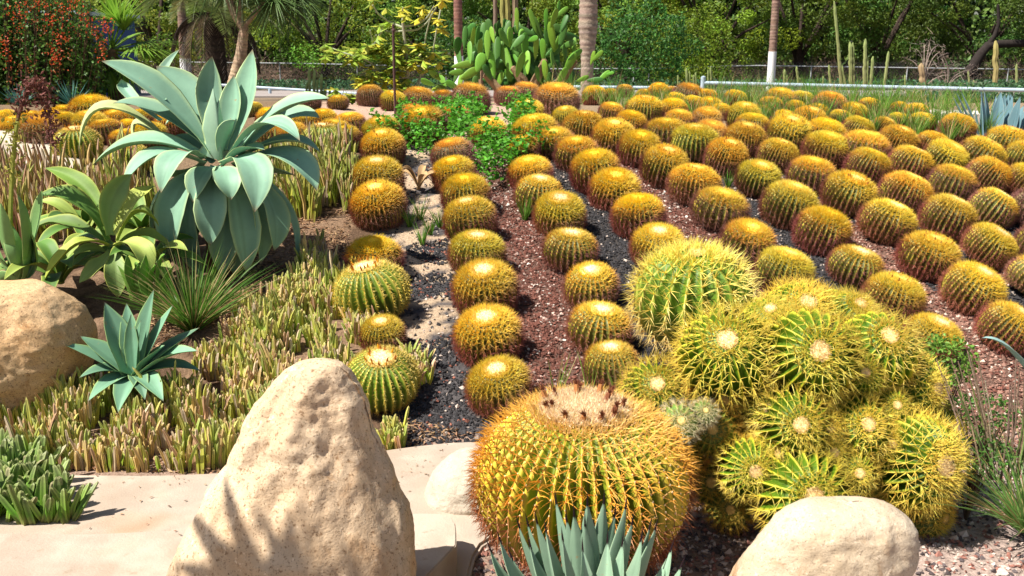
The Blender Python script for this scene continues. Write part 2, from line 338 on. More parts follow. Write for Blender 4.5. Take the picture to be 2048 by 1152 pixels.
# gravel
def gravel():
    n = 185000
    x = rng.uniform(-1.4, 4.4, n); y = rng.uniform(3.95, 9.2, n); z = hgt(x, y); px, py, d = proj(x, y, z); g = gap(px, py)
    keep = (px > 640) & (px < 2200) & ((g > 0) | ((px > 780) & (py > 380))) & (py < 1000)
    nz = np.array([mnoise.noise(Vector((a * 2.2, b * 2.2, 3))) for a, b in zip(x, y)])
    col = np.zeros((n, 3)); pr = rng.random(n)
    for k in range(0, 11):
        m = g == k
        base = {0: SOIL, 1: BLACK, 2: RED, 3: BLACK, 4: RED, 5: BLACK, 6: PINK, 7: BLACK, 8: RED, 9: BLACK, 10: RED}[k]
        col[m] = base
        if k == 1: keep &= ~(m & (py < 740) & (nz > -.05) & (pr < .93))
        if k in (2, 4, 8): col[m & (pr < .10)] = (.42, .30, .25); col[m & (pr > .975)] = (.62, .57, .5)
        if k == 6: col[m & (pr < .35)] = RED; col[m & (pr > .92)] = (.55, .44, .36)
        if k in (3, 5, 7, 9, 1): col[m & (pr > .97)] = (.40, .33, .28)
        if k in (1,): col[m & (pr < .05)] = (.25, .1, .07)
        if k == 10: pass
    keep &= ~((g == 0) & (pr < .75)); keep &= ~((py < 330) & (pr < .6))
    far = d > 7; keep &= ~(far & (pr > .45) & (pr < .9))
    i = np.where(keep)[0]
    z[i] += np.array([mnoise.fractal(Vector((a * 2.5, b * 2.5, 0)), .6, 2.1, 4) for a, b in zip(x[i], y[i])]) * .022 * np.clip((y[i] - 4.0) / .4, .1, 1)
    # front corners: reddish and pale gravel by the step and at the lower right
    n2 = 12000; x2 = rng.uniform(-.35, 2.2, n2); y2 = rng.uniform(2.2, 4.1, n2); px2, py2, _ = proj(x2, y2, hgt(x2, y2))
    k2 = inpoly(px2, py2, [(820, 1200), (905, 1125), (960, 1040), (1100, 1000), (1380, 1000), (1900, 980), (1900, 760), (2100, 760), (2100, 1250)])
    c2 = np.where(rng.random((n2, 1)) < .4, [[.50, .40, .34]], np.where(rng.random((n2, 1)) < .5, [[.28, .13, .10]], [[.10, .08, .08]]))
    P = np.concatenate([np.stack([x[i], y[i], z[i]], 1), np.stack([x2[k2], y2[k2], hgt(x2[k2], y2[k2])], 1)])
    Cc = np.concatenate([col[i], c2[k2]]); n = len(P)
    Cc = Cc * (1 + rng.uniform(-.35, .45, (n, 1)))
    s = rng.gamma(4, .0014, n)[:, None, None] + .0030
    cube = np.array([(1, 0, 0), (0, 1, 0), (-1, 0, 0), (0, -1, 0), (0, 0, 1), (0, 0, -1)], float) * 1.0
    V = cube[None] * s * rng.uniform(.7, 1.25, (n, 1, 3)) + rng.uniform(-.38, .38, (n, 6, 3)) * s
    an = rng.uniform(0, 6.28, n); ca, sa = np.cos(an)[:, None], np.sin(an)[:, None]
    V = np.stack([V[..., 0] * ca - V[..., 1] * sa, V[..., 0] * sa + V[..., 1] * ca, V[..., 2] * .8], -1) + P[:, None] + np.array([0, 0, .004])
    Qc = np.array([(0, 1, 4), (1, 2, 4), (2, 3, 4), (3, 0, 4), (1, 0, 5), (2, 1, 5), (3, 2, 5), (0, 3, 5)])
    Q = (Qc[None] + (np.arange(n) * 6)[:, None, None]).reshape(-1, 3)
    o = link('gravel', mesh('gravel', V.reshape(-1, 3), Q, np.repeat(np.clip(Cc, 0, 1), 6, 0), M['stone']))
    tag(o, 'black, red and pale lava gravel strewn between the cactus rows', 'gravel', kind='stuff'); print('stones', n)
gravel()
# ------------------------------------------------------------------ boulders
def loft_rock(name, rows, Y, dr, m, label, amp=.03, fr=2.2, seed=0, grooves=0, sq=2.4, lean=0, group=None, creases=()):
    """rows: (py, xl, xr) outline seen in front; built as a solid of depth dr x its half width round forward distance Y"""
    rows = sorted((a_ + 9 * (name == 'boulder' and a_ < 1000), b_, c_) for a_, b_, c_ in rows); py = np.array([r[0] for r in rows], float); xl = np.array([r[1] for r in rows], float); xr = np.array([r[2] for r in rows], float)
    n, k = 96, 170; zt = []
    s = np.sin(np.linspace(0, 1, n) * math.pi / 2) ** 1.3; s = 1 - np.cos(np.linspace(0, math.pi / 2, n)); s = s / s[-1]
    yy = py[0] + s * (py[-1] - py[0]); L_ = np.interp(yy, py, xl); R_ = np.interp(yy, py, xr)
    V = np.zeros((n, k, 3))
    for i in range(n):
        a = at(L_[i], yy[i], Y); b = at(R_[i], yy[i], Y); cx = (a.x + b.x) / 2; hw = (b.x - a.x) / 2
        for j in range(k):
            an = 2 * math.pi * j / k; c, s_ = math.cos(an), math.sin(an)
            rx = hw * math.copysign(abs(c) ** (2 / sq), c); ry = hw * dr * math.copysign(abs(s_) ** (2 / sq), s_)
            z = a.z; p = Vector((cx + rx, Y + lean * (z - .4) + ry, z))
            q = p * fr + Vector((seed, 0, 0)); nv = Vector((c, s_, .3)).normalized()
            ed = min(1, hw / .12)
            d = amp * mnoise.fractal(q, .8, 2.2, 5) * 1.3 * (1 - .6 * abs(c)) * ed
            d += .0045 * ed * (mnoise.fractal(p * (fr * 5) + Vector((0, seed, 0)), .7, 2.1, 4) - 1.2 * abs(mnoise.noise(p * (fr * 3.2) + Vector((seed, seed, 0)))))
            if grooves: d -= grooves * ed * max(0, mnoise.noise(Vector((p.x * 5.5 + p.z * 1.6, p.y * 2, p.z * .9 + seed))) ) ** 1.0 * (1 - abs(c) * .7)
            V[i, j] = p + nv * d
    V = V.reshape(-1, 3)
    for pl, wd_, dp_ in creases:
        a_, b_, _ = proj(V[:, 0], V[:, 1], V[:, 2]); dm = np.full(len(V), 1e9)
        for (x1, y1), (x2, y2) in zip(pl[:-1], pl[1:]):
            tt = np.clip(((a_ - x1) * (x2 - x1) + (b_ - y1) * (y2 - y1)) / ((x2 - x1) ** 2 + (y2 - y1) ** 2), 0, 1); dm = np.minimum(dm, np.hypot(a_ - x1 - tt * (x2 - x1), b_ - y1 - tt * (y2 - y1)))
        f_ = np.exp(-(dm / wd_) ** 2) * dp_ * (V[:, 1] < Y); V[:, 1] += f_
    i = np.arange(n - 1)[:, None] * k; j = np.arange(k)[None]; j1 = (j + 1) % k
    Q = np.stack([i + j, i + k + j, i + k + j1, i + j1], -1).reshape(-1, 4)
    top = np.array([[q, (q + 1) % k, len(V)] for q in range(k)]); V = np.vstack([V, V[:k].mean(0)[None] + [0, 0, .002]])
    base = Vector((V[:, 0].mean(), Y, max(0, V[:, 2].min())))
    o = link(name, mesh(name, V - np.array(base), [Q, top], None, m, True), loc=base)
    return tag(o, label, 'boulder', group)
loft_rock('boulder', [(716, 636, 646), (718, 612, 668), (724, 590, 685), (740, 566, 700), (762, 546, 714), (785, 530, 727), (798, 512, 733), (850, 484, 752), (890, 464, 768), (925, 452, 780), (935, 440, 784),
                      (970, 404, 793), (1020, 384, 808), (1060, 362, 818), (1110, 342, 826), (1152, 326, 831), (1250, 285, 836), (1400, 250, 840)], 2.62, .62, M['rock'],
          'tall pointed tan granite boulder standing on the pale paving, largest rock', .04, 2.6, 4.3, .035, 2.3, .05, creases=[([(700, 745), (728, 800), (742, 870), (752, 960), (775, 1060), (790, 1160)], 20, .016), ([(560, 800), (548, 860), (520, 905), (480, 970), (440, 1060)], 24, .014), ([(612, 830), (598, 920), (565, 1000), (520, 1090), (490, 1170)], 20, .009), ([(655, 790), (662, 900), (648, 1000), (660, 1120)], 22, .007), ([(748, 890), (778, 990), (800, 1110)], 12, .012), ([(455, 940), (415, 1010), (380, 1100)], 16, .009)])
loft_rock('boulder', [(560, -10, 20), (561, -40, 50), (566, -70, 85), (580, -90, 112), (600, -110, 138), (622, -125, 162), (660, -135, 183), (700, -140, 184), (730, -140, 176), (755, -135, 158), (790, -120, 140), (830, -110, 120)], 4.45, .8, M['rock2'],
          'rounded ochre boulder at the left edge beside the small blue-green agave', .035, 2.4, 9, .02, 2.2)
loft_rock('boulder', [(1003, 1716, 1722), (1003.6, 1698, 1738), (1005.5, 1672, 1758), (1009, 1642, 1777), (1015, 1612, 1796), (1024, 1586, 1812), (1034, 1566, 1824), (1048, 1545, 1833), (1075, 1524, 1839), (1100, 1506, 1836), (1125, 1488, 1825), (1152, 1470, 1811), (1200, 1440, 1795), (1290, 1420, 1780)], 2.72, .6, M['rock3'],
          'smooth cream boulder with rusty stains in front of the many-headed cactus', .02, 2.2, 2, .012, 2.3, creases=[([(1712, 1000), (1740, 1040), (1750, 1075)], 14, .005), ([(1640, 1120), (1700, 1100), (1760, 1130)], 14, .004), ([(1790, 1060), (1800, 1120)], 10, .005)])
loft_rock('boulder', [(893, 930, 970), (900, 905, 1010), (920, 880, 1050), (945, 862, 1060), (975, 850, 1060), (1000, 846, 1050), (1020, 850, 1040), (1040, 860, 1030)], 3.55, .8, M['rock4'],
          'low whitish rock on the paving just left of the big foreground barrel cactus', .015, 3, 5, 0, 2.2)
# ------------------------------------------------------------------ barrel cacti
def surf(th, ph, k, n=0, dp=0, dim=.06):
    st = np.maximum(np.sin(th), 0) ** .92
    z = k * np.cos(th) - dim * np.exp(-(th / .38) ** 2)
    r = st * (1 + (dp * (1 - np.abs(np.sin(n * ph / 2))) - dp * .5) * np.clip(np.sin(th) * 1.6 - .25, 0, 1) if n else 1)
    return np.stack([r * np.cos(ph), r * np.sin(ph), z], -1)
def barrel_meshes(tag_, n=28, areoles=15, per=8, sl=.17, sr=.007, k=.84, depth_=.13, crown=.26, ctuft=320, green=(.16, .26, .05), top=(.90, .58, .06), mid=(.74, .45, .05), low=(.28, .10, .06),
                  seg=1, curve=0., wool=(.80, .62, .36), buds=0, fuzz=500, rings=18, cs=.16, sub=6, felt=False, wall=1.0, budc=((.30, .10, .03), (.55, .30, .08)), browne=1.35, stripe=(.45, .36, .06), wlen=1.0, tuftc=None, tspread=.50, budsize=1.0, rim=None, rimp=1.6):
    # body
    m = n * sub; th = np.linspace(.02, 2.45, rings); ph = np.arange(m) * 2 * math.pi / m
    TH, PH = np.meshgrid(th, ph, indexing='ij'); V = surf(TH, PH, k, n, depth_)
    ridge = 1 - np.abs(np.sin(n * PH / 2)); g = np.array(green)
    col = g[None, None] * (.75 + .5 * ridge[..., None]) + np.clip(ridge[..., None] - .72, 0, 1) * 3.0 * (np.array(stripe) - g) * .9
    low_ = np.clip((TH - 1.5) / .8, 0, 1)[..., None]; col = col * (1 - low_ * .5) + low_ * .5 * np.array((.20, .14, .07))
    i = np.arange(rings - 1)[:, None] * m; j = np.arange(m)[None]; j1 = (j + 1) % m
    Q = np.stack([i + j, i + m + j, i + m + j1, i + j1], -1).reshape(-1, 4)
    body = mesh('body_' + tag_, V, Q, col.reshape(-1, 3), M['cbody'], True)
    # spines
    mb = MB(); T = np.linspace(.30, 2.25, areoles); TT, RR = np.meshgrid(T, np.arange(n), indexing='ij'); TT = TT + rng.uniform(-.4, .4, TT.shape) * (T[1] - T[0]) * .25; PP = RR * 2 * math.pi / n
    TT = np.repeat(TT.ravel(), per); PP = np.repeat(PP.ravel(), per)
    P = surf(TT, PP, k, n, depth_)
    N_ = nrm(np.stack([np.sin(TT) * np.cos(PP), np.sin(TT) * np.sin(PP), np.cos(TT) / k], -1))
    B = np.stack([-np.sin(PP), np.cos(PP), np.zeros_like(PP)], -1); D = np.cross(B, N_)   # D points down the rib
    D = np.where((D[:, 2:3] > 0), -D, D)
    al = np.where(np.arange(len(TT)) % per < max(1, per // 4), rng.uniform(.05, .4, len(TT)), rng.uniform(.45, 1.25, len(TT)))[:, None]
    be = rng.uniform(0, 2 * math.pi, len(TT))[:, None]
    d = N_ * np.cos(al) + (D * np.cos(be) + B * np.sin(be)) * np.sin(al)
    L = sl * rng.uniform(.65, 1.15, len(TT)) * np.interp(TT, [0.3, .7, 2.2], [.8, 1, .9])
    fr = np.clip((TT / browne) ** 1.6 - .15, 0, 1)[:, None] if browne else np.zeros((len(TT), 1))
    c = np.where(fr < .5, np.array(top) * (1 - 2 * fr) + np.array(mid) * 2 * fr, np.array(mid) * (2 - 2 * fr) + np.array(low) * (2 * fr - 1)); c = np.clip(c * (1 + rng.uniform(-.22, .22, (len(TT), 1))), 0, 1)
    sd_ = random.uniform(0, 50); kp = np.array([mnoise.noise(Vector((a_ * 1.7 + sd_, b_ * 1.7, c_ * 1.7))) > -.36 for a_, b_, c_ in P[::per]]).repeat(per) | (rng.random(len(P)) < .35)
    P, d, L, c, D = P[kp], d[kp], L[kp], c[kp], D[kp]
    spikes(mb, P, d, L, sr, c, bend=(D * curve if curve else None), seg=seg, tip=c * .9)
    # crown tuft of short bright bristles
    tt = rng.uniform(.0, 1, ctuft) ** .5 * tspread + crown * .35; pp_ = rng.uniform(0, 6.283, ctuft); p = surf(tt, pp_, k); nn = nrm(np.stack([np.sin(tt) * np.cos(pp_), np.sin(tt) * np.sin(pp_), np.cos(tt) + .35], -1) + rng.normal(0, .28, (ctuft, 3)))
    spikes(mb, p, nn, cs * rng.uniform(.6, 1.2, ctuft), sr * 1.35, vary(tuftc or top, ctuft, .15), seg=1)
    sp = mb.mesh('spines_' + tag_, M['spine'])
    # woolly crown
    mw = MB(); q = 28; th = np.linspace(0, crown, 7); ph = np.arange(q) * 2 * math.pi / q; TH, PH = np.meshgrid(th, ph, indexing='ij')
    V = surf(TH, PH, k); V[..., 2] += .045 * np.cos(TH / crown * math.pi / 2) ** .5 + .012 + rng.uniform(-.008, .008, TH.shape)
    i = np.arange(6)[:, None] * q; j = np.arange(q)[None]; j1 = (j + 1) % q
    wc = lambda t_: np.array(wool)[None] * (1 - np.clip(t_ / crown, 0, 1) ** rimp)[:, None] + np.array(rim if rim else wool)[None] * (np.clip(t_ / crown, 0, 1) ** rimp)[:, None]
    mw.add(V.reshape(-1, 3), np.stack([i + j, i + q + j, i + q + j1, i + j1], -1).reshape(-1, 4), np.clip(wc(TH.ravel()) * (1 + rng.uniform(-.1, .1, (7 * q, 1))), 0, 1))
    tt = np.sqrt(rng.uniform(0, 1, fuzz)) * crown * 1.12; pp_ = rng.uniform(0, 6.283, fuzz); p = surf(tt, pp_, k) + [0, 0, .035]
    spikes(mw, p, nrm(rng.normal(0, .5, (fuzz, 3)) + [0, 0, 1]), rng.uniform(.03, .075, fuzz) * wlen, .006 if not rim else .011, np.clip(wc(tt) * (1 + rng.uniform(-.2, .2, (fuzz, 1))), 0, 1))
    wl = mw.mesh('wool_' + tag_, M['wool'], False)
    bu = None
    if buds:
        mbud = MB(); bu = []
        for b_ in range(buds):
            if tag_ in ('g0', 'big'): mbud = MB()
            a = 2 * math.pi * b_ / buds + random.uniform(-.25, .25); t_ = crown * random.uniform(.55, 1.0)
            p0 = surf(np.array([t_]), np.array([a]), k)[0] + [0, 0, .02]; out = np.array([math.cos(a) * .35, math.sin(a) * .35, 1]); h_ = random.uniform(.07, .14)
            tube(mbud, [p0, p0 + out * h_ * .5, p0 + out * h_], [.022 * budsize, .028 * budsize, .02 * budsize], budc[0] if random.random() < .6 else budc[1], 6)
            kk = 14 if tag_ != 'big' else 40; spikes(mbud, np.repeat((p0 + out * h_)[None], kk, 0), out[None] + rng.normal(0, .45, (kk, 3)), rng.uniform(.04, .07, kk) * budsize, .007, vary(budc[0], kk, .4))
            if tag_ in ('g0', 'big'): bu.append(mbud.mesh('bud_' + tag_, M['bud']))
        if not bu: bu = mbud.mesh('buds_' + tag_, M['bud'])
    return dict(body=body, spines=sp, wool=wl, buds=bu)
FG = (.10, .10, .015); FS = (.62, .42, .05)
VAR = {
 'w': [barrel_meshes('w2', rim=(1, .68, .10), rimp=2.2, wlen=1.9, fuzz=700, tuftc=(1, .84, .16), tspread=.6, n=27, k=.85, browne=1.15, areoles=15, crown=.46, per=9, sl=.24, sr=.009, top=(1.000, 0.707, 0.100), mid=(0.930, 0.539, 0.070), ctuft=260, wool=(.95, .80, .52), low=(.40, .16, .11), green=(.12, .13, .02), stripe=FS), barrel_meshes('w0', rim=(1, .68, .10), rimp=2.2, wlen=1.9, fuzz=700, tuftc=(1, .84, .16), tspread=.72, n=33, k=.93, browne=1.22, areoles=17, crown=.46, top=(1.000, 0.695, 0.077), mid=(0.930, 0.684, 0.066), low=(0.465, 0.171, 0.100), per=10, sl=0.247, sr=0.0087, ctuft=300, green=(.11, .13, .015), stripe=FS, wool=(.86, .68, .40)), barrel_meshes('w1', rim=(1, .68, .10), rimp=2.2, wlen=1.9, fuzz=700, tuftc=(1, .84, .16), tspread=.72, k=.93, browne=1.22, areoles=17, n=30, crown=.46, per=10, sl=0.260, sr=0.0087, top=(1.000, 0.688, 0.066), mid=(0.930, 0.633, 0.066), ctuft=360, wool=(.90, .72, .38), low=(0.418, 0.141, 0.089), green=FG, stripe=FS)],
 'y': [barrel_meshes('y3', rim=(1, .60, .05), rimp=1.0, wlen=1.9, fuzz=700, tuftc=(1, .80, .10), tspread=.9, n=25, k=.84, browne=1.1, areoles=16, crown=.50, per=11, sl=.29, sr=.009, top=(1.000, 0.670, 0.070), mid=(0.930, 0.484, 0.070), wool=(.98, .78, .16), low=(.36, .15, .11), green=FG, stripe=FS, ctuft=900), barrel_meshes('y0', rim=(1, .60, .05), rimp=1.0, wlen=1.9, fuzz=700, tuftc=(1, .84, .16), tspread=.72, n=33, k=.93, browne=1.22, areoles=17, crown=.50, cs=.17, per=11, sl=0.273, sr=0.0090, top=(1.000, 0.688, 0.044), mid=(0.930, 0.607, 0.055), low=(0.395, 0.130, 0.089), wool=(.95, .70, .12), green=FG, stripe=FS, ctuft=840), barrel_meshes('y1', rim=(1, .60, .05), rimp=1.0, wlen=1.9, fuzz=700, tuftc=(1, .84, .16), tspread=.72, k=.93, browne=1.22, areoles=17, n=30, crown=.50, per=11, sl=0.286, sr=0.0090, wool=(.95, .62, .05), top=(1.000, 0.675, 0.022), mid=(0.930, 0.532, 0.055), low=(0.371, 0.110, 0.089), green=FG, stripe=FS, ctuft=920), barrel_meshes('y2', rim=(1, .60, .05), rimp=1.0, wlen=1.9, fuzz=700, tuftc=(1, .84, .16), tspread=.72, k=.93, browne=1.22, areoles=17, n=30, crown=.50, per=10, sl=0.260, sr=0.0090, wool=(.95, .78, .25), top=(1.000, 0.695, 0.088), mid=(0.930, 0.709, 0.066), green=(.11, .14, .02), stripe=FS, ctuft=760)],
 'b': [barrel_meshes('b2', rim=(1, .56, .06), rimp=1.3, wlen=1.9, fuzz=700, tuftc=(1, .74, .10), tspread=.8, n=35, k=.97, browne=1.3, areoles=18, crown=.50, per=10, sl=.25, sr=.009, buds=9, top=(1.000, 0.688, 0.080), mid=(0.930, 0.521, 0.060), wool=(.95, .70, .22), low=(.38, .15, .10), green=FG, stripe=FS, ctuft=700), barrel_meshes('b0', rim=(1, .56, .06), rimp=1.3, wlen=1.9, fuzz=700, tuftc=(1, .84, .16), tspread=.72, n=33, k=.93, browne=1.22, areoles=17, crown=.50, per=11, sl=0.260, sr=0.0090, buds=11, top=(1.000, 0.675, 0.055), mid=(0.930, 0.582, 0.066), wool=(.92, .64, .18), low=(0.395, 0.121, 0.080), green=FG, stripe=FS, ctuft=840), barrel_meshes('b1', rim=(1, .56, .06), rimp=1.3, wlen=1.9, fuzz=700, tuftc=(1, .84, .16), tspread=.72, k=.93, browne=1.22, areoles=17, n=30, crown=.50, per=10, sl=0.260, sr=0.0090, buds=14, top=(1.000, 0.695, 0.066), mid=(0.930, 0.633, 0.066), wool=(.92, .70, .25), green=(.11, .13, .02), stripe=FS, budc=((.34, .12, .04), (.80, .40, .04)))],
 'o': [barrel_meshes('o0', n=31, k=.9, browne=1.1, areoles=16, crown=.34, rim=(.98, .52, .07), rimp=.8, wlen=1.8, per=11, sl=.29, sr=.0088, top=(.98, .60, .09), mid=(0.763, 0.440, 0.090), low=(0.405, 0.194, 0.147), green=(.13, .11, .04), stripe=(.35, .24, .08), wool=(.98, .66, .10), ctuft=600), barrel_meshes('o1', n=28, k=.86, browne=1.0, areoles=16, crown=.30, rim=(.95, .48, .07), rimp=.8, wlen=1.8, per=11, sl=.30, sr=.0088, top=(.96, .56, .08), mid=(0.688, 0.380, 0.100), low=(0.370, 0.167, 0.137), green=(.12, .10, .04), stripe=(.3, .2, .08), wool=(.96, .62, .08), ctuft=500)],
'g': [barrel_meshes('g0', rim=(.98, .74, .26), rimp=1.4, n=27, areoles=20, crown=.42, buds=16, per=7, sl=.14, sr=.006, green=(.13, .21, .015), top=(.92, .70, .18), mid=(.80, .60, .10), low=(.62, .40, .10), wool=(.92, .74, .46), ctuft=160, fuzz=1400, depth_=.17, rings=30, stripe=(.75, .58, .12), browne=2.2, budc=((.40, .14, .02), (.75, .35, .02)))],
}
CROWN = {'w': 'pale woolly crown', 'y': 'yellow bristly crown', 'b': 'dried buds', 'o': 'rusty spines', 'g': 'wide cream crown'}
def cactus(loc, R, style, axis, label, var=None, group='golden barrel cacti planted in rows', name='barrel_cactus'):
    v = VAR[style][var if var is not None else random.randrange(len(VAR[style]))]
    t = thing(name, label, 'cactus', loc, group)
    qd = Vector(axis).normalized().to_track_quat('Z', 'Y'); t.rotation_mode = 'QUATERNION'
    t.rotation_quaternion = qd @ Matrix.Rotation(random.uniform(0, 6.283), 4, 'Z').to_quaternion(); t.scale = (R * random.uniform(.95, 1.05), R * random.uniform(.97, 1.03), R * random.uniform(.90, 1.08))
    link('body', v['body'], t); link('spines', v['spines'], t, kind='stuff')
    link('crown_wool', v['wool'], t)
    if isinstance(v['buds'], list): [link('dried_flower', q, t) for q in v['buds']]
    elif v['buds']: link('dried_flowers', v['buds'], t, kind='stuff')
    return t
ORD = ['front', 'second', 'third', 'fourth', 'fifth', 'sixth', 'seventh', 'eighth', 'ninth', 'tenth', 'eleventh', 'twelfth', 'thirteenth', 'fourteenth', 'fifteenth', 'sixteenth', 'seventeenth', 'eighteenth', 'nineteenth', 'twentieth', 'twenty-first', 'twenty-second', 'twenty-third', 'twenty-fourth', 'twenty-fifth', 'twenty-sixth', 'twenty-seventh', 'twenty-eighth', 'twenty-ninth', 'thirtieth']
FIELD = {  # row: [(cx, top, width, style)] from the front to the back
 'first': [(764, 690, 158, 'g'), (766, 640, 74, 'w'), (744, 518, 156, 'g'), (749, 473, 112, 'y'), (757, 366, 112, 'b'), (756, 317, 106, 'w'), (766, 268, 72, 'b'), (764, 238, 66, 'y')],
 'second': [(998, 716, 134, 'w'), (977, 615, 136, 'w'), (971, 527, 127, 'w'), (954, 459, 116, 'w'), (941, 398, 108, 'w'), (932, 353, 98, 'y'), (908, 313, 88, 'y'), (905, 280, 70, 'o'), (846, 222, 76, 'y')],
 'third': [(1222, 683, 114, 'w'), (1198, 601, 132, 'w'), (1182, 525, 114, 'w'), (1140, 453, 112, 'w'), (1119, 388, 106, 'w'), (1077, 349, 100, 'w'), (1060, 311, 86, 'y'), (1046, 278, 56, 'y'), (976, 240, 64, 'y')],
 'fourth': [(1315, 447, 110, 'w'), (1276, 388, 108, 'y'), (1229, 338, 106, 'y'), (1191, 304, 100, 'y'), (1153, 272, 90, 'y'), (1109, 251, 82, 'y'), (1071, 228, 90, 'y'), (1056, 203, 52, 'y')],
 'fifth': [(1566, 497, 114, 'y'), (1494, 440, 108, 'y'), (1439, 373, 110, 'y'), (1387, 327, 104, 'b'), (1328, 293, 98, 'b'), (1279, 264, 88, 'y'), (1227, 241, 86, 'b'), (1168, 225, 88, 'b'), (1131, 218, 44, 'y')],
 'sixth': [(1862, 632, 110, 'w'), (1784, 552, 118, 'b'), (1710, 487, 110, 'w'), (1643, 420, 108, 'y'), (1577, 366, 112, 'y'), (1516, 319, 92, 'y'), (1451, 280, 88, 'b'), (1388, 256, 80, 'y'), (1332, 239, 72, 'y'), (1260, 229, 52, 'y')],
 'seventh': [(2012, 610, 116, 'w'), (1943, 530, 120, 'w'), (1856, 465, 116, 'b'), (1773, 398, 114, 'w'), (1697, 346, 104, 'b'), (1622, 311, 94, 'y'), (1554, 280, 82, 'b'), (1488, 248, 84, 'b'), (1419, 248, 60, 'o'), (1357, 224, 50, 'y'), (1222, 209, 40, 'y')],
 'eighth': [(2066, 511, 112, 'w'), (1977, 449, 104, 'w'), (1893, 393, 108, 'w'), (1809, 346, 100, 'b'), (1733, 301, 88, 'y'), (1652, 269, 76, 'y'), (1576, 241, 76, 'b'), (1504, 230, 56, 'y'), (1412, 222, 52, 'o'), (1345, 204, 48, 'y')],
 'ninth': [(2082, 449, 104, 'y'), (1984, 378, 96, 'w'), (1902, 331, 92, 'y'), (1820, 294, 86, 'w'), (1727, 270, 78, 'y'), (1647, 245, 68, 'y'), (1568, 226, 42, 'y'), (1487, 213, 58, 'y'), (1418, 198, 46, 'y')],
 'tenth': [(2070, 380, 96, 'o'), (1975, 320, 88, 'b'), (1886, 292, 74, 'y'), (1794, 259, 66, 'b'), (1714, 240, 52, 'y'), (1618, 220, 58, 'b'), (1540, 196, 40, 'b')],
 'eleventh': [(2052, 330, 84, 'y'), (1960, 284, 78, 'b'), (1863, 268, 52, 'b'), (1768, 238, 42, 'b'), (1708, 210, 44, 'y'), (1634, 211, 36, 'y')],
}
def place(cx, top, wd, tops=None):
    cy = top + wd * .44
    u = (cx - 1024) / F; v = (576 - cy) / F; Ys = np.linspace(3.6, 13.6, 3000); t = Ys / (CP + v * SP)
    x = u * t; z = CAMZ + t * (v * CP - SP); R = wd * (.45 if wd > 80 else .55) * t / F
    d = z - .66 * R - hgt(x, Ys); i = np.argmax(d <= 0) if (d <= 0).any() else int(np.argmin(np.abs(d)))
    return Vector((x[i], Ys[i], z[i])), R[i]
stat = []
for row, L_ in FIELD.items():
    for i, (cx, top, wd, st) in enumerate(L_):
        p, R = place(cx, top, wd)
        if wd > 150: R *= 1.0
        stat.append((cx, top, round(p.y, 2), round(R, 3)))
        ax = (math.tan(math.radians(max(-6, (cx - 1130) / 900 * 24) + random.uniform(-8, 8))), -math.tan(math.radians(13 + random.uniform(-8, 8))), 1)
        cactus(p, R, st, ax, 'barrel cactus with %s, %s in the %s row from left' % (CROWN[st], ORD[i] if i else 'front', row))
print('R', min(s[3] for s in stat), max(s[3] for s in stat)); print([s for s in stat if s[3] > .25 or s[3] < .14])
BACK = [('in the rearmost line by the rail', [(676, 192, 34, 'y'), (740, 176, 44, 'o'), (786, 185, 44, 'y'), (837, 178, 52, 'o'), (886, 183, 42, 'o'), (941, 174, 66, 'o'), (1016, 176, 44, 'o'), (1051, 169, 50, 'o'), (1113, 172, 72, 'o'), (1188, 177, 40, 'y'), (1223, 180, 30, 'y'), (1249, 171, 28, 'o'), (1290, 182, 34, 'y'), (1317, 171, 38, 'y'), (1346, 176, 30, 'o'), (1376, 171, 54, 'o'), (1412, 182, 42, 'y'), (1470, 184, 38, 'y'), (1560, 179, 50, 'y'), (1603, 185, 42, 'y'), (1658, 192, 54, 'o'), (1740, 199, 38, 'y'), (1798, 207, 30, 'y'), (1832, 211, 40, 'b'), (1797, 228, 34, 'y'), (1845, 228, 42, 'y')]),
        ('in the line behind the sandy patch', [(828, 214, 60, 'o'), (911, 214, 58, 'o'), (1288, 200, 60, 'b'), (1350, 190, 40, 'y'), (1386, 196, 40, 'y'), (1440, 210, 36, 'y'), (1520, 212, 36, 'o'), (1590, 205, 34, 'y'), (1680, 222, 36, 'y')]),
        ('in the far group left of agave', [(12, 225, 44, 'y'), (62, 223, 44, 'y'), (127, 214, 44, 'y'), (184, 199, 72, 'y'), (131, 230, 42, 'y'), (180, 228, 60, 'y'), (80, 243, 72, 'o'), (256, 243, 36, 'y'), (232, 222, 50, 'y'), (30, 240, 50, 'y'), (100, 222, 40, 'y'), (215, 207, 46, 'o'), (212, 240, 56, 'y'), (250, 262, 50, 'y'), (278, 225, 46, 'y'), (300, 250, 60, 'y'), (310, 218, 44, 'y'), (340, 232, 50, 'y'), (-20, 238, 50, 'y'), (150, 214, 40, 'y')]),
        ('in the far group right of agave', [(508, 208, 30, 'y'), (536, 222, 40, 'y'), (560, 236, 46, 'y'), (700, 227, 52, 'y'), (668, 241, 60, 'y'), (620, 190, 36, 'o'), (648, 222, 46, 'y'), (585, 250, 56, 'y'), (610, 226, 44, 'y'), (540, 250, 50, 'y'), (690, 256, 54, 'y'), (570, 212, 34, 'y')]),
        ('at the right edge of bed', [(2012, 262, 70, 'b'), (1914, 236, 56, 'b'), (2046, 290, 60, 'b')])]
for where, L_ in BACK:
    L_ = sorted(L_)
    for i, (cx, top, wd, st) in enumerate(L_):
        p, R = place(cx, top, wd)
        ax = (math.tan(math.radians(random.uniform(-8, 8) + (cx > 1300) * 6)), -math.tan(math.radians(random.uniform(2, 14))), 1)
        cactus(p, R, st, ax, 'barrel cactus with %s, %s from left %s' % (CROWN[st], ORD[i] if i else 'first', where))
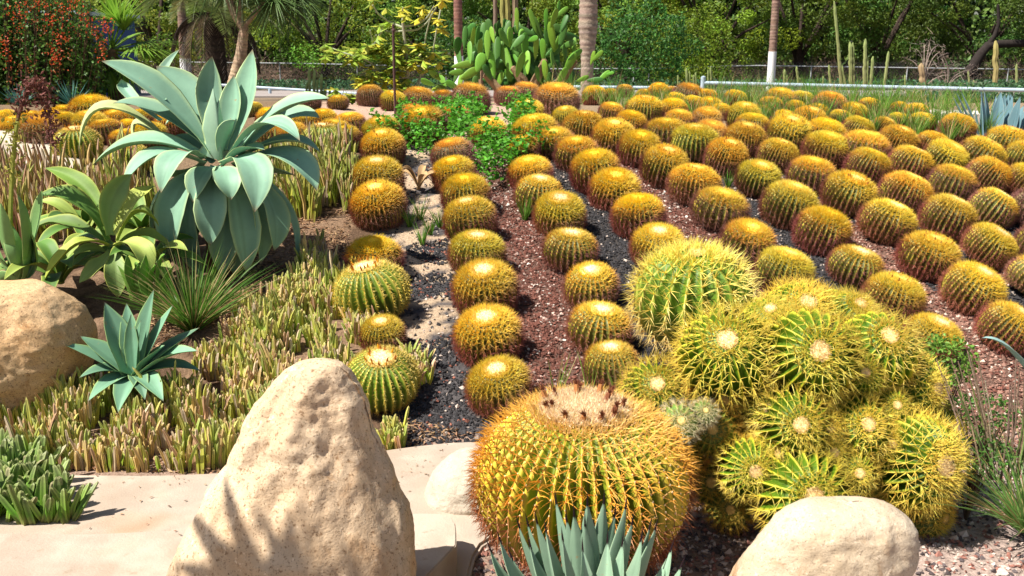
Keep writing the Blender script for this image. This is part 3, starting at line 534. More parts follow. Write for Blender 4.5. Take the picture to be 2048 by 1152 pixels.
for cx, top, wd, lb in ((155, 250, 98, 'green-ribbed barrel cactus with a red-budded crown, left of the big agave'), (646, 240, 88, 'green-ribbed barrel cactus half hidden just right of the big agave'), (262, 290, 70, 'green-ribbed barrel cactus in the shade behind the big agave leaves')):
    p, R = place(cx, top, wd); cactus(p, R, 'g', (0, -.1, 1), lb)
# the big foreground barrel
VAR['big'] = [barrel_meshes('big', budsize=1.15, n=46, areoles=25, per=6, sl=.175, sr=.0050, k=.86, depth_=.16, tspread=.38, crown=.36, ctuft=1200, cs=.12, green=(.17, .21, .012), top=(1, .62, .16), mid=(.96, .46, .05), low=(.42, .14, .06), seg=3, curve=.22,
             wool=(.95, .72, .46), tuftc=(1, .72, .34), wlen=1.4, buds=15, fuzz=7000, rings=40, sub=6, browne=1.5, stripe=(.80, .50, .06), budc=((.22, .08, .04), (.40, .17, .06)))]
def wool_dots(parent, n, areoles, k, dp, col, s):
    mb = MB(); T = np.linspace(.30, 2.25, areoles); TT, RR = np.meshgrid(T, np.arange(n), indexing='ij'); P = surf(TT.ravel(), RR.ravel() * 2 * math.pi / n, k, n, dp); m = len(P)
    oc = np.array([(1, 0, 0), (-1, 0, 0), (0, 1, 0), (0, -1, 0), (0, 0, 1), (0, 0, -1)], float) * s; V = P[:, None] * 1.004 + oc[None] * rng.uniform(.8, 1.2, (m, 1, 1)) * [1, 1, 1.4]
    T8 = np.array([(0, 2, 4), (2, 1, 4), (1, 3, 4), (3, 0, 4), (2, 0, 5), (1, 2, 5), (3, 1, 5), (0, 3, 5)])
    mb.add(V.reshape(-1, 3), (T8[None] + (np.arange(m) * 6)[:, None, None]).reshape(-1, 3), vary(col, m * 6, .15)); return link('areoles', mb.mesh('areoles', M['wool'], True), parent, kind='stuff')
pb = at(1163, 965, 3.05)
big = cactus(pb, .345, 'big', (.0, -.02, 1), 'huge golden barrel cactus with cream woolly crown, closest to the viewer', group=None, name='barrel_cactus')
big.scale = (.352, .345, .345); wool_dots(big, 46, 25, .86, .16, (.86, .62, .34), .010)
# the pale long-spined one and the many-headed clump
VAR['pale'] = [barrel_meshes('pale', n=21, areoles=14, per=9, sl=.32, sr=.0070, k=.92, depth_=.17, crown=.12, ctuft=200, cs=.26, green=(.12, .22, .015), top=(1, .84, .18), mid=(1, .82, .24), low=(.92, .72, .28), seg=2, curve=.1, wool=(.9, .75, .3), browne=1.9, rings=28, sub=8, stripe=(.5, .45, .08))]
pc = at(1386, 600, 4.7)
x = cactus(pc, .275, 'pale', (0, -.12, 1), 'pale yellow globe cactus with long spines behind the many-headed cactus', name='globe_cactus', group=None)
HV = [barrel_meshes('h%d' % i, n=n_, areoles=11, per=6, sl=.40, sr=.0085, k=.95, depth_=.27, crown=.2, ctuft=260, cs=.24, green=(.075, .15, .006), top=(1, .78, .14), mid=(1, .70, .10), low=(.80, .42, .06), seg=2, curve=.1,
                    wool=(.98, .72, .36), fuzz=420, browne=2.0, rings=24, sub=8, stripe=(.75, .62, .05), wlen=1.6) for i, n_ in enumerate((24, 20, 26))]
HVo = barrel_meshes('ho', n=19, areoles=10, per=9, sl=.34, sr=.0085, k=.95, depth_=.2, crown=.16, ctuft=200, cs=.22, green=(.12, .16, .02), top=(1, .68, .12), mid=(.96, .56, .09), low=(.66, .34, .08), seg=2, curve=.1, wool=(.85, .6, .2), rings=24, sub=8)
HVp = barrel_meshes('hp', n=15, areoles=8, per=10, sl=.5, sr=.011, k=.95, depth_=.2, crown=.2, ctuft=170, cs=.4, green=(.15, .26, .05), top=(.92, .82, .50), mid=(.90, .80, .50), low=(.8, .66, .4), seg=2, curve=.1, wool=(.9, .7, .3), rings=18, sub=8)
clump = thing('cactus_clump', 'many-headed spiny yellow-green cactus mound behind the cream boulder', 'cactus', (at(1620, 1060, 3.45).x, 3.45, 0))
HEADS = [(1615, 712, 92, 1616, 694, 3.35, HV[0]), (1452, 712, 92, 1437, 668, 3.40, HV[2]), (1752, 702, 78, 1758, 662, 3.50, HV[1]), (1598, 640, 76, 1600, 596, 3.72, HV[2]), (1672, 640, 60, 1680, 610, 3.8, HV[1]), (1826, 775, 62, 1862, 772, 3.52, HV[1]),
         (1826, 922, 92, 1864, 918, 3.28, HV[2]), (1588, 848, 72, 1583, 840, 3.22, HV[0]), (1715, 858, 64, 1718, 838, 3.27, HV[1]), (1497, 936, 58, 1499, 933, 3.18, HV[0]), (1602, 985, 88, 1606, 976, 3.10, HV[1]), (1705, 945, 46, 1705, 938, 3.18, HV[0]),
         (1358, 846, 40, 1356, 834, 3.20, HVp), (1408, 826, 26, 1407, 816, 3.22, HVp), (1424, 862, 58, 1414, 850, 3.32, HVo), (1314, 788, 68, 1306, 757, 3.50, HV[2]), (1782, 818, 40, 1782, 804, 3.36, HV[1]), (1720, 752, 44, 1718, 740, 3.38, HV[0]),
         (1848, 1020, 56, 1878, 1030, 3.34, HVo), (1440, 800, 66, 1440, 790, 3.42, HVo), (1520, 860, 48, 1500, 870, 3.34, HVo), (1660, 800, 52, 1655, 790, 3.4, HVo), (1760, 960, 56, 1770, 960, 3.32, HVo), (1430, 960, 60, 1410, 955, 3.38, HVo), (1520, 780, 60, 1520, 770, 3.5, HVo), (1545, 905, 44, 1548, 900, 3.2, HV[2]), (1655, 905, 44, 1656, 898, 3.2, HV[0]), (1650, 860, 40, 1650, 850, 3.22, HV[1]), (1765, 890, 44, 1770, 880, 3.26, HV[0]), (1530, 820, 44, 1526, 812, 3.3, HV[2]), (1365, 905, 50, 1350, 900, 3.34, HVo), (1540, 650, 56, 1530, 610, 3.62, HV[0]), (1700, 640, 56, 1712, 600, 3.68, HV[1]), (1460, 1010, 50, 1450, 1010, 3.3, HVo), (1880, 860, 44, 1900, 850, 3.5, HV[0])]
for cx, cy, r, kx, ky, Y, v in HEADS:
    p = at(cx, cy, Y); d = p.y * CP - (p.z - CAMZ) * SP; R = r * .93 * d / F
    dx, dy = (kx - cx) / r, (cy - ky) / r; dz = math.sqrt(max(.05, 1 - dx * dx - dy * dy))
    ax = Vector((dx, 0, 0)) + Vector((0, SP, CP)) * dy - Vector((0, CP, -SP)) * dz
    h = bpy.data.objects.new('head', v['body']); C.objects.link(h); h.parent = clump
    h.matrix_local = Matrix.Translation(p - clump.location) @ (ax.to_track_quat('Z', 'Y').to_matrix().to_4x4()) @ Matrix.Rotation(random.uniform(0, 6), 4, 'Z') @ Matrix.Scale(R, 4)
    link('spines', v['spines'], h, kind='stuff'); link('crown_wool', v['wool'], h)
mb = MB(); c0 = np.array(at(1620, 880, 3.72)) - np.array(clump.location)
TH, PH = np.meshgrid(np.linspace(0, math.pi, 24), np.linspace(0, 2 * math.pi, 40, endpoint=False), indexing='ij'); V = np.stack([.38 * np.sin(TH) * np.cos(PH), .30 * np.sin(TH) * np.sin(PH), .38 * np.cos(TH)], -1).reshape(-1, 3) + c0
i = np.arange(23)[:, None] * 40; j = np.arange(40)[None]; mb.add(V, np.stack([i + j, i + 40 + j, i + 40 + (j + 1) % 40, i + (j + 1) % 40], -1).reshape(-1, 4), (.10, .09, .03))
d_ = rdir(3500); spikes(mb, c0 + d_ * [.38, .30, .38], d_ + rdir(3500) * .6, rng.uniform(.04, .09, 3500), .0018, vary((.50, .30, .10), 3500, .35))
link('filler_core', mb.mesh('filler_core', M['spine'], True), clump)  # dark spiny filler core added inside the mound, behind the heads
# ------------------------------------------------------------------ agaves
def agave_leaf(name, parent, pts, wmax, base_w=.4, col=(.2, .4, .3), edge=(.45, .5, .25), vee=.22, thick=.05, up=None, tipc=None, n=17, prof='att', m='agave', waves=0, label=None, shade=(1, 1, 1)):
    pts = np.array([tuple(p) for p in pts], float); P = bez(pts[0], pts[1], pts[2], n) if len(pts) == 3 else pts; off = np.array(parent.location)
    T = nrm(np.gradient(P, axis=0)); U = np.array(up if up is not None else (0, -.15, 1.), float); NN = np.zeros_like(P)
    for i in range(n):
        U = U - T[i] * U.dot(T[i]); U /= np.linalg.norm(U) + 1e-9; NN[i] = U
    B = np.cross(T, NN); s = np.linspace(0, 1, n)
    if prof == 'att': wd = wmax * np.interp(s, [0, .1, .25, .45, .62, .78, .9, .97, 1], [base_w, base_w * .9, .62, .93, 1, .8, .42, .13, .0])
    elif prof == 'tri': wd = wmax * np.interp(s, [0, .2, .45, .7, .88, 1], [base_w * 1.6, .85, 1, .72, .30, 0])
    elif prof == 'blade': wd = wmax * np.interp(s, [0, .3, .6, .85, 1], [1, .9, .7, .35, 0])
    q = np.array([-1, -.93, -.7, -.4, -.15, 0, .15, .4, .7, .93, 1]); streak = rng.normal(0, .07, 11); th = wmax * thick * (1 - s * .7)
    wob = rng.normal(0, 1, 3)
    V = []; Cc = []
    col = np.array(col); edge = np.array(edge)
    for i in range(n):
        vz = vee * (np.abs(q) ** 1.4) * wd[i] / 2 * (1 + .3 * math.sin(3 * s[i] + wob[0]))
        wv = waves * wd[i] * np.sin(s[i] * 14 + wob[1] + q * 1.0) * np.abs(q)
        top = P[i] + B[i] * (q * wd[i] / 2)[:, None] + NN[i] * (vz + wv)[:, None]
        ctop = np.vstack([edge, edge * .4 + col * .6, np.tile(col, (7, 1)), edge * .4 + col * .6, edge]) * (1 + streak)[:, None] * (1 + .05 * math.sin(s[i] * 9 + wob[1]))
        bot = P[i] + B[i] * (q[1:-1][::-1] * wd[i] / 2)[:, None] + NN[i] * (vz + wv)[1:-1][::-1][:, None] - NN[i] * (th[i] * np.cos(q[1:-1] * 1.2))[:, None]
        V.append(np.vstack([top, bot])); cc = np.vstack([ctop, np.tile(col * .92, (9, 1))])
        if tipc is not None and s[i] > .965: cc = np.tile(tipc, (20, 1))
        Cc.append(cc)
    V = np.array(V); k = 20; i = np.arange(n - 1)[:, None] * k; j = np.arange(k)[None]; j1 = (j + 1) % k
    Q = np.stack([i + j, i + j1, i + k + j1, i + k + j], -1).reshape(-1, 4)
    me = mesh(name, V.reshape(-1, 3) - off, Q, np.clip(np.array(Cc).reshape(-1, 3) * (1 + .05 * wob[2]), 0, 1), M[m], True)
    o = link(name, me, parent)
    if label: o['label'] = label
    return o
def pxw(w, Y): return w * (Y * 1.02) / F
AG = (.225, .40, .275); AE = (.50, .62, .28)
Y1 = 5.75; bp_ = ground(432, 540); a1 = thing('agave', 'large blue-green foxtail agave with broad arching leaves above the left slope', 'agave', (at(432, 310, Y1).x, Y1, H(at(432, 310, Y1).x, Y1)))
LV1 = [  # base, via, tip (pixels), width px, forward offsets of via and tip, colour factor (low ones paint shade on the lower leaves)
 ((425, 305), (322, 190), (203, 122), 74, .02, -.02, 1), ((440, 300), (385, 205), (312, 132), 84, .22, .30, 1), ((432, 300), (418, 205), (424, 112), 50, .16, .20, .8), ((455, 300), (492, 205), (505, 98), 64, .12, .16, 1),
 ((448, 300), (462, 225), (468, 150), 46, .10, .14, .95), ((475, 305), (565, 222), (660, 197), 66, .02, .02, 1), ((478, 312), (566, 240), (640, 236), 56, .10, .10, 1), ((455, 315), (530, 248), (600, 282), 50, -.15, -.28, 1.02), ((470, 320), (570, 282), (642, 306), 50, .0, .02, .95),
 ((470, 325), (570, 312), (634, 382), 74, -.12, -.22, 1.02), ((448, 325), (505, 330), (509, 425), 64, -.30, -.45, 1.03), ((432, 332), (424, 402), (420, 492), 68, -.26, -.30, 1), ((455, 345), (485, 430), (493, 546), 66, -.18, -.20, .95), ((500, 350), (548, 420), (548, 502), 60, -.10, -.14, .95),
 ((520, 350), (580, 430), (591, 540), 34, .0, .02, .9), ((415, 315), (290, 285), (185, 330), 78, -.02, -.05, 1), ((408, 325), (312, 312), (243, 376), 64, -.18, -.28, 1), ((405, 315), (352, 312), (322, 386), 56, -.36, -.48, 1.04), ((425, 302), (320, 225), (226, 206), 48, .10, .12, .85),
 ((400, 338), (352, 400), (340, 515), 76, -.24, -.28, .97), ((392, 350), (312, 410), (326, 533), 46, -.05, -.06, 1), ((400, 360), (372, 445), (408, 560), 66, -.16, -.14, .85), ((440, 370), (446, 450), (444, 556), 64, -.18, -.16, .8), ((330, 200), (322, 150), (360, 98), 20, .35, .45, .8), ((320, 240), (258, 190), (243, 158), 30, .35, .4, 1.1),
 ((470, 350), (522, 420), (520, 530), 60, -.1, -.1, .85), ((430, 360), (394, 430), (372, 530), 64, -.12, -.1, .85), ((450, 370), (470, 460), (468, 552), 60, -.12, -.1, .75), ((440, 290), (380, 235), (330, 250), 40, .3, .3, .9), ((460, 300), (520, 260), (560, 220), 44, .25, .3, .9), ((410, 320), (370, 350), (300, 345), 60, .1, .1, .85), ((438, 335), (452, 350), (462, 400), 52, -.22, -.3, .95), ((430, 335), (405, 350), (385, 405), 52, -.2, -.28, .9), ((446, 330), (490, 300), (530, 300), 46, -.1, -.15, 1), ((425, 325), (380, 290), (350, 270), 46, .1, .15, .9), ((440, 320), (450, 270), (470, 240), 36, -.05, -.05, 1), ((470, 330), (520, 340), (590, 350), 60, .12, .12, .85)]
for b_, v_, t_, wd, dv, dt, k in LV1:
    agave_leaf('leaf', a1, [at(*b_, Y1), at(*v_, Y1 + dv), at(*t_, Y1 + dt)], pxw(wd * (1.04 if t_[1] < 470 else .92), Y1), .34, tuple(c * k for c in AG), AE, vee=.30, tipc=(.24, .16, .09))
agave_leaf('leaf', a1, [at(345, 290, Y1 + .2), at(215, 215, Y1 + .12), at(158, 302, Y1 + .08)], pxw(54, Y1), .34, (.44, .50, .22), (.6, .6, .3), vee=.25, label='yellowing drooping leaf')
agave_leaf('leaf', a1, [at(350, 300, Y1 + .2), at(278, 245, Y1 + .25), at(276, 300, Y1 + .22)], pxw(40, Y1), .34, (.46, .52, .24), (.6, .6, .3), label='yellowing drooping leaf')
for tx, ty, w_ in ((425, 178, 40), (438, 200, 34)):   # rolled centre spear
    agave_leaf('leaf', a1, [at(438, 315, Y1), at(434, 250, Y1 - .03), at(tx, ty, Y1 + .02)], pxw(w_, Y1), .9, (.30, .46, .32), AE, vee=1.1, thick=.3, prof='tri', label='rolled upright centre leaf')
mb = MB(); pbase = np.array(a1.location)
tube(mb, [np.array((0, 0, -.05)), np.array((0, 0, .3)), np.array(at(438, 345, Y1)) - pbase], [.11, .10, .05], (.16, .10, .06), 12)
link('trunk', mb.mesh('trunk', M['bark'], True), a1)
# rosette centre collar
# second agave, greener and broader
GR, GE = (.13, .26, .05), (.48, .52, .10)
Y2 = 5.3; p2 = at(222, 500, Y2); a2 = thing('agave', 'yellow-green broad-leaved agave below and left of the large blue-green one', 'agave', (p2.x, Y2, H(p2.x, Y2)))
for b_, v_, t_, wd, dv, dt, c in [((215, 480), (155, 402), (74, 392), 52, -.02, -.05, GR), ((212, 460), (170, 378), (90, 336), 46, .15, .22, (.17, .29, .05)), ((212, 485), (130, 446), (54, 464), 50, .05, .05, (.13, .22, .05)), ((215, 490), (150, 492), (84, 572), 52, -.15, -.22, (.32, .38, .06)),  # third leaf: its shadow is put into a darker green
                                  ((220, 470), (222, 400), (264, 348), 54, .02, .10, (.22, .36, .12)), ((230, 470), (268, 405), (310, 372), 48, .1, .2, (.40, .46, .09)), ((235, 480), (275, 425), (318, 452), 46, .0, .05, (.20, .28, .05)), ((232, 490), (276, 492), (302, 552), 50, -.15, -.2, (.34, .42, .10)),
                                  ((222, 500), (196, 532), (158, 566), 42, -.12, -.2, (.30, .40, .10)), ((228, 500), (232, 540), (236, 596), 48, -.12, -.15, (.22, .32, .10)), ((225, 495), (180, 470), (120, 500), 44, .1, .12, (.12, .2, .05)), ((228, 470), (240, 410), (236, 360), 40, .15, .25, (.3, .4, .1)), ((232, 495), (290, 470), (345, 500), 44, .1, .12, (.30, .38, .08)), ((225, 500), (260, 545), (262, 600), 40, -.05, -.05, (.20, .32, .08))]:
    agave_leaf('leaf', a2, [at(*b_, Y2), at(*v_, Y2 + dv), at(*t_, Y2 + dt)], pxw(wd * .92, Y2), .34, c, GE, vee=.34, waves=.05)
for q in range(7):
    x0 = 262 + q * 10; agave_leaf('leaf', a2, [at(x0, 600, Y2 - .25), at(x0 + (q - 3) * 4, 565 - (q % 3) * 14, Y2 - .27), at(x0 + (q - 3) * 9, 530 - (q % 2) * 22, Y2 - .28)], pxw(26, Y2), .5, (.16, .33, .05), (.3, .45, .1), vee=.4)
for lb, px, py, Yc, sz, seed_ in (('shaded green agave tucked between the two largest agaves', 300, 560, 5.45, .34, 3), ('low broad-leaved green agave beside the left edge behind the ochre boulder', 120, 545, 5.35, .36, 5), ('dark green agave in the shade to the left of the largest agave', 170, 440, 6.0, .34, 8), ('small yellow-green agave under the left leaves of the largest agave', 285, 440, 6.0, .38, 11)):
    pz = at(px, py, Yc); tz = thing('agave', lb, 'agave', (pz.x, Yc, H(pz.x, Yc))); rr = random.Random(seed_)
    for q in range(13):
        an = q * 2.4 + seed_; el = .25 + .65 * (q / 13); L_ = sz * rr.uniform(.85, 1.15); b_ = Vector(tz.location) + Vector((0, 0, .10)); d_ = Vector((math.cos(an) * math.cos(el), math.sin(an) * math.cos(el), math.sin(el)))
        mid = b_ + d_ * L_ * .55 + Vector((0, 0, .05)); t3 = b_ + d_ * L_ + Vector((math.cos(an) * .06, math.sin(an) * .06, -.10 * (1.2 - el)))
        agave_leaf('leaf', tz, [b_, mid, t3], .10 * sz / .34, .35, rr.choice([(.10, .21, .04), (.15, .26, .05), (.08, .16, .035), (.26, .34, .07)]), GE, vee=.32)
Y3 = 5.15; p3 = at(36, 560, Y3); a3 = thing('agave', 'slender green agave at the far left edge with a drooping dried flower spike', 'agave', (p3.x, Y3, H(p3.x, Y3)))
for b_, v_, t_, wd in [((40, 560), (58, 470), (34, 388), 34), ((42, 560), (74, 450), (84, 380), 38), ((36, 560), (10, 480), (2, 405), 36), ((34, 560), (0, 520), (-30, 430), 36), ((46, 560), (60, 520), (62, 440), 34), ((30, 565), (8, 555), (-16, 590), 30), ((44, 565), (70, 500), (46, 440), 30), ((38, 560), (30, 500), (16, 440), 34), ((44, 562), (74, 530), (66, 470), 30), ((36, 560), (-20, 500), (-60, 470), 36)]:
    agave_leaf('leaf', a3, [at(*b_, Y3), at(*v_, Y3 + random.uniform(-.1, .1)), at(*t_, Y3 + random.uniform(-.15, .15))], pxw(wd, Y3), .5, (.20, .36, .12), (.45, .52, .2), vee=.3)
st3 = [at(20, 555, Y3), at(20, 450, Y3), at(24, 340, Y3 + .02), at(34, 240, Y3 + .05), at(52, 180, Y3 + .08), at(74, 164, Y3 + .08), at(92, 190, Y3 + .08), at(100, 240, Y3 + .06), at(106, 292, Y3 + .05)]
mb = MB(); st = np.array([tuple(p) for p in st3]) - np.array(a3.location); ss = np.linspace(0, 8, 60); sp3 = np.stack([np.interp(ss, range(9), st[:, k]) for k in range(3)], 1)
for _ in range(3): sp3[1:-1] = (sp3[:-2] + sp3[1:-1] + sp3[2:]) / 3
cc = np.where((ss < 3)[:, None], [[.32, .34, .06]], [[.16, .07, .05]]); tube(mb, sp3, np.interp(ss, [0, 8], [.014, .006]), cc, 6)
idx = rng.integers(14, 60, 900); pt = sp3[idx] + rng.normal(0, .028, (900, 3)); leaves(mb, pt, rdir(900), rdir(900), rng.uniform(.015, .04, 900), rng.uniform(.008, .018, 900), np.where((idx < 24)[:, None], vary((.30, .28, .05), 900), vary((.17, .06, .045), 900, .5)))
link('flower_stalk', mb.mesh('flower_stalk', M['litter']), a3)
# small blue-green agave
Y4 = 4.35; p4 = at(272, 770, Y4); a4 = thing('agave', 'small blue-green agave rosette on the left slope beside the ochre boulder', 'agave', (p4.x, Y4, H(p4.x, Y4)))
B4 = (.16, .32, .20)
for t_, wd, dy, k in [((119, 685), 34, -.05, 1), ((160, 672), 42, .02, 1), ((209, 604), 46, .08, 1), ((253, 606), 34, .12, 1), ((308, 578), 36, .10, .8), ((346, 610), 42, .05, 1), ((399, 655), 42, .06, .6), ((396, 702), 42, -.08, 1), ((402, 742), 34, -.04, .7), ((327, 803), 36, -.22, 1), ((236, 826), 36, -.28, 1), ((176, 803), 34, -.22, 1), ((158, 756), 32, -.14, .8), ((262, 628), 26, .02, 1.1), ((282, 640), 26, .0, 1), ((290, 800), 30, -.2, .8), ((330, 690), 38, -.05, 1)]:
    b_ = at(270 + (t_[0] - 270) * .06, 752, Y4); t3 = at(*t_, Y4 + dy); mid = b_.lerp(t3, .5) + Vector((0, 0, .035 if t_[1] > 700 else .01))
    agave_leaf('leaf', a4, [b_, mid, t3], pxw(wd * 1.3, Y4), .55, tuple(c * k for c in B4), (.30, .45, .15), vee=.34, prof='tri', tipc=(.12, .08, .05))
# bottom agave with black-tipped upright leaves
Y5 = 2.5; p5 = at(1185, 1309, Y5); a5 = thing('agave', 'grey-green agave with black-tipped upright leaves at the bottom edge', 'agave', (p5.x, Y5, 0))
for n_, (tx, ty) in enumerate([(980, 1098), (1000, 1080), (1022, 1112), (1037, 1049), (1055, 1045), (1073, 1040), (1112, 1000), (1092, 1060), (1133, 1036), (1148, 1026), (1175, 1004), (1188, 1050), (1208, 1000), (1230, 1026), (1252, 1010), (1265, 1043), (1300, 1052), (1312, 1053), (1343, 1096), (1363, 1131), (1125, 1075), (1165, 1095), (1215, 1080), (1245, 1085), (1283, 1075), (1060, 1090), (1170, 1045), (1010, 1140), (1330, 1130)]):
    front = .0 if ty < 1060 else -.10
    b_ = at(1185 + (tx - 1185) * .30, 1310, Y5 + front * .5); t3 = at(tx, ty, Y5 + front + random.uniform(-.04, .06)); mid = b_.lerp(t3, .55) + Vector(((t3.x - b_.x) * .10, front * .4, .0))
    agave_leaf('leaf', a5, [b_, mid, t3], pxw(random.uniform(58, 68), Y5), .6, (.24, .37, .25), (.34, .46, .30), vee=.42, thick=.09, prof='tri', tipc=(.025, .012, .015), up=(-(tx - 1185) / 400, .3 if front == 0 else -.5, .8))
    mb = MB(); d = (t3 - mid).normalized(); spikes(mb, np.array([t3 - d * .012]), np.array([d]), .045, .0035, (.02, .01, .012), sides=5, seg=2, bend=np.array([[0, 0, .1]]))
    link('tip_spine', mb.mesh('tip_spine', M['bud']), a5, loc=-Vector(a5.location))
# blue agave behind the right edge
Y6 = 9.0; p6 = at(1985, 275, Y6); a6 = thing('agave', 'stiff upright grey-blue agave at the right edge under the rail', 'agave', (p6.x, Y6, H(p6.x, Y6)))
for tx, ty, bx, wd in [(1905, 190, 1945, 12), (1912, 184, 1955, 14), (1922, 182, 1962, 12), (1950, 215, 1955, 12), (1962, 180, 1966, 16), (1968, 178, 1975, 18), (1964, 182, 1958, 14), (2002, 182, 1990, 26), (2010, 186, 2000, 20), (2018, 186, 2004, 22), (2026, 190, 2010, 20), (2022, 186, 2016, 26), (2041, 192, 2022, 26), (2048, 210, 2026, 24), (2056, 230, 2032, 24), (1992, 190, 1982, 16), (2070, 200, 2030, 22)]:
    Yb = Y6 + random.uniform(-.08, .12); b_ = at(bx, 282, Yb); t3 = at(tx, ty, Yb + random.uniform(-.05, .1))
    agave_leaf('leaf', a6, [b_, b_.lerp(t3, .5), t3], pxw(wd, Y6), .8, (.17, .31, .35), (.3, .4, .4), vee=.5, thick=.1, prof='tri', tipc=(.05, .03, .03), up=((tx - 1985) / -80, -.3, .5))
# agave whose one leaf reaches in from the right
Y7 = 3.3; p7 = at(2190, 900, Y7); a7 = thing('agave', 'grey-blue agave off the right edge reaching one pointed leaf into view', 'agave', (p7.x, Y7, 0))
for q in range(11):
    an = math.radians(-20 + q * 33); b_ = Vector((p7.x, Y7, .12)); L_ = .5
    if q == 5: t3 = at(1962, 676, 3.2); mid = at(2060, 752, 3.22)
    else:
        t3 = b_ + Vector((abs(math.cos(an)) * L_ * .9, math.sin(an) * L_, .35 + .1 * math.sin(q * 2))); mid = b_.lerp(t3, .5) + Vector((0, 0, .04))
    agave_leaf('leaf', a7, [b_, mid, t3], .075, .6, (.26, .42, .40), (.4, .5, .4), vee=.4, prof='tri', tipc=(.1, .06, .04))
# ------------------------------------------------------------------ low finger-like succulents (stapelia) covering the slope
def stems(mb, x, y, z, h, r, lean, pal, wts):
    n = len(x); sides = 8; rings = 5; an = np.arange(sides) * 2 * math.pi / sides; star = np.where(np.arange(sides) % 2 == 0, 1.0, .62)
    c0 = np.array(pal)[rng.choice(len(pal), n, p=wts)] * (1 + rng.uniform(-.2, .2, (n, 1)))
    s = np.array([0, .4, .82, .95, 1.0]); prof_ = np.array([.85, 1, .88, .6, .05])
    rot = rng.uniform(0, 6.28, n)
    P = np.stack([x, y, z - .01], 1); d = nrm(np.stack([rng.normal(0, lean, n), rng.normal(0, lean, n), np.ones(n)], 1)); bd = rng.normal(0, .12, (n, 3)); bd[:, 2] = 0
    V = np.zeros((n, rings, sides, 3)); Cc = np.zeros((n, rings, sides, 3))
    for k in range(rings):
        c = P + d * (h * s[k])[:, None] + bd * (h * s[k] ** 2)[:, None]
        rr = (r * prof_[k])[:, None] * star[None]; a2_ = an[None] + rot[:, None]
        V[:, k] = c[:, None] + np.stack([rr * np.cos(a2_), rr * np.sin(a2_), np.zeros_like(rr)], -1)
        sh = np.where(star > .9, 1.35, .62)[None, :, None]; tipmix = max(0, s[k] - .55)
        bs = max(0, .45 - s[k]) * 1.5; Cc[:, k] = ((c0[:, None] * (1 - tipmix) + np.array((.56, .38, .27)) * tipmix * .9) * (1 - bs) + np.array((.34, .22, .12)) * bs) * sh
    base = (np.arange(n) * rings * sides)[:, None, None, None]; i = (np.arange(rings - 1) * sides)[None, :, None, None]; j = np.arange(sides)[None, None, :, None]
    off = np.concatenate([j, (j + 1) % sides, (j + 1) % sides + sides, j + sides], -1)
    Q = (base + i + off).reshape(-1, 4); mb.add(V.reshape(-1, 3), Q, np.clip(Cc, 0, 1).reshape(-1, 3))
PAL = [(.24, .38, .02), (.46, .50, .05), (.66, .48, .16), (.54, .32, .17), (.64, .52, .34)]
def cover(name, label, polys, n, hr, rr, wts, lean=.12, xr=(-3.2, -.2), yr=(3.6, 9), holes=(), cl=True):
    x, y, z, a, b = scatter(n, xr, yr, polys, holes)
    if cl:
        nz = np.array([mnoise.noise(Vector((q * 5, w_ * 5, 1))) for q, w_ in zip(x, y)]); k = nz > -.14; x, y, z, nz = x[k], y[k], z[k], nz[k]
    else: nz = np.zeros(len(x))
    mb = MB(); g = np.array([mnoise.noise(Vector((q * 2.2, w_ * 2.2, 8))) for q, w_ in zip(x, y)])
    h = rng.uniform(*hr, len(x)) * (1 + .75 * nz) * np.where(rng.random(len(x)) < .06, 1.35, 1)
    m = g > .02
    w2 = np.array(wts); w3 = np.array([w2[0] * 2.4, w2[1] * 1.8, w2[2], w2[3] * .5, w2[4] * .7]); w3 /= w3.sum()
    for mm, ww in ((m, w3), (~m, w2)):
        if mm.sum(): stems(mb, x[mm], y[mm], z[mm], h[mm], rng.uniform(*rr, mm.sum()), lean, PAL, ww)
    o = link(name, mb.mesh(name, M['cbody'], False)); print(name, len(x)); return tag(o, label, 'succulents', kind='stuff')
A4 = [(300, 560), (330, 640), (300, 700), (250, 740), (200, 720)]
cover('finger_succulents', 'carpet of finger-like green and tan succulent stems on the left slope', [[(-200, 775), (-200, 948), (100, 942), (410, 948), (560, 900), (700, 800), (720, 760), (640, 690), (700, 620), (690, 560), (640, 505), (600, 560), (470, 640), (440, 700), (340, 780), (300, 800), (180, 775), (150, 760)]], 72000, (.07, .165), (.0072, .0112), [.18, .32, .24, .12, .14], .07)
cover('finger_succulents', 'tall thin tan succulent stems behind the far left agaves', [[(-150, 385), (-150, 500), (60, 500), (200, 470), (330, 440), (260, 390), (150, 385), (60, 375)]], 11000, (.20, .40), (.008, .012), [.1, .2, .28, .3, .12], .07, (-5, -1.2), (5, 9))
cover('finger_succulents', 'upright green succulent stems between the big agave and the first cactus row', [[(490, 345), (600, 325), (700, 310), (715, 350), (700, 430), (640, 450), (600, 440), (520, 430)]], 9000, (.14, .27), (.008, .012), [.4, .3, .14, .06, .1], .08, (-2.2, -.6), (5.5, 9))
cover('finger_succulents', 'grey-tipped succulent stems leaning on the lowest cacti of the first row', [[(690, 600), (745, 590), (765, 650), (740, 700), (700, 690)], [(800, 730), (850, 735), (860, 770), (830, 780)], [(775, 875), (812, 880), (805, 905), (770, 903)]], 26000, (.06, .14), (.007, .011), [.3, .25, .15, .1, .2], .2, (-1.3, -.2), (3.7, 5.6), cl=False)
mb = MB(); x, y, z, a, b = scatter(9000, (-2.6, -.9), (2.9, 3.8), [[(-300, 935), (60, 930), (95, 975), (150, 1040), (158, 1062), (-300, 1064)]])
k = rng.random(len(x)) < .8; x, y, z = x[k][:520], y[k][:520], z[k][:520]
stems(mb, x, y, np.maximum(z, 0), rng.uniform(.12, .21, len(x)), rng.uniform(.013, .019, len(x)), .32, [(.10, .27, .012), (.16, .34, .02), (.30, .33, .14)], [.58, .36, .06])
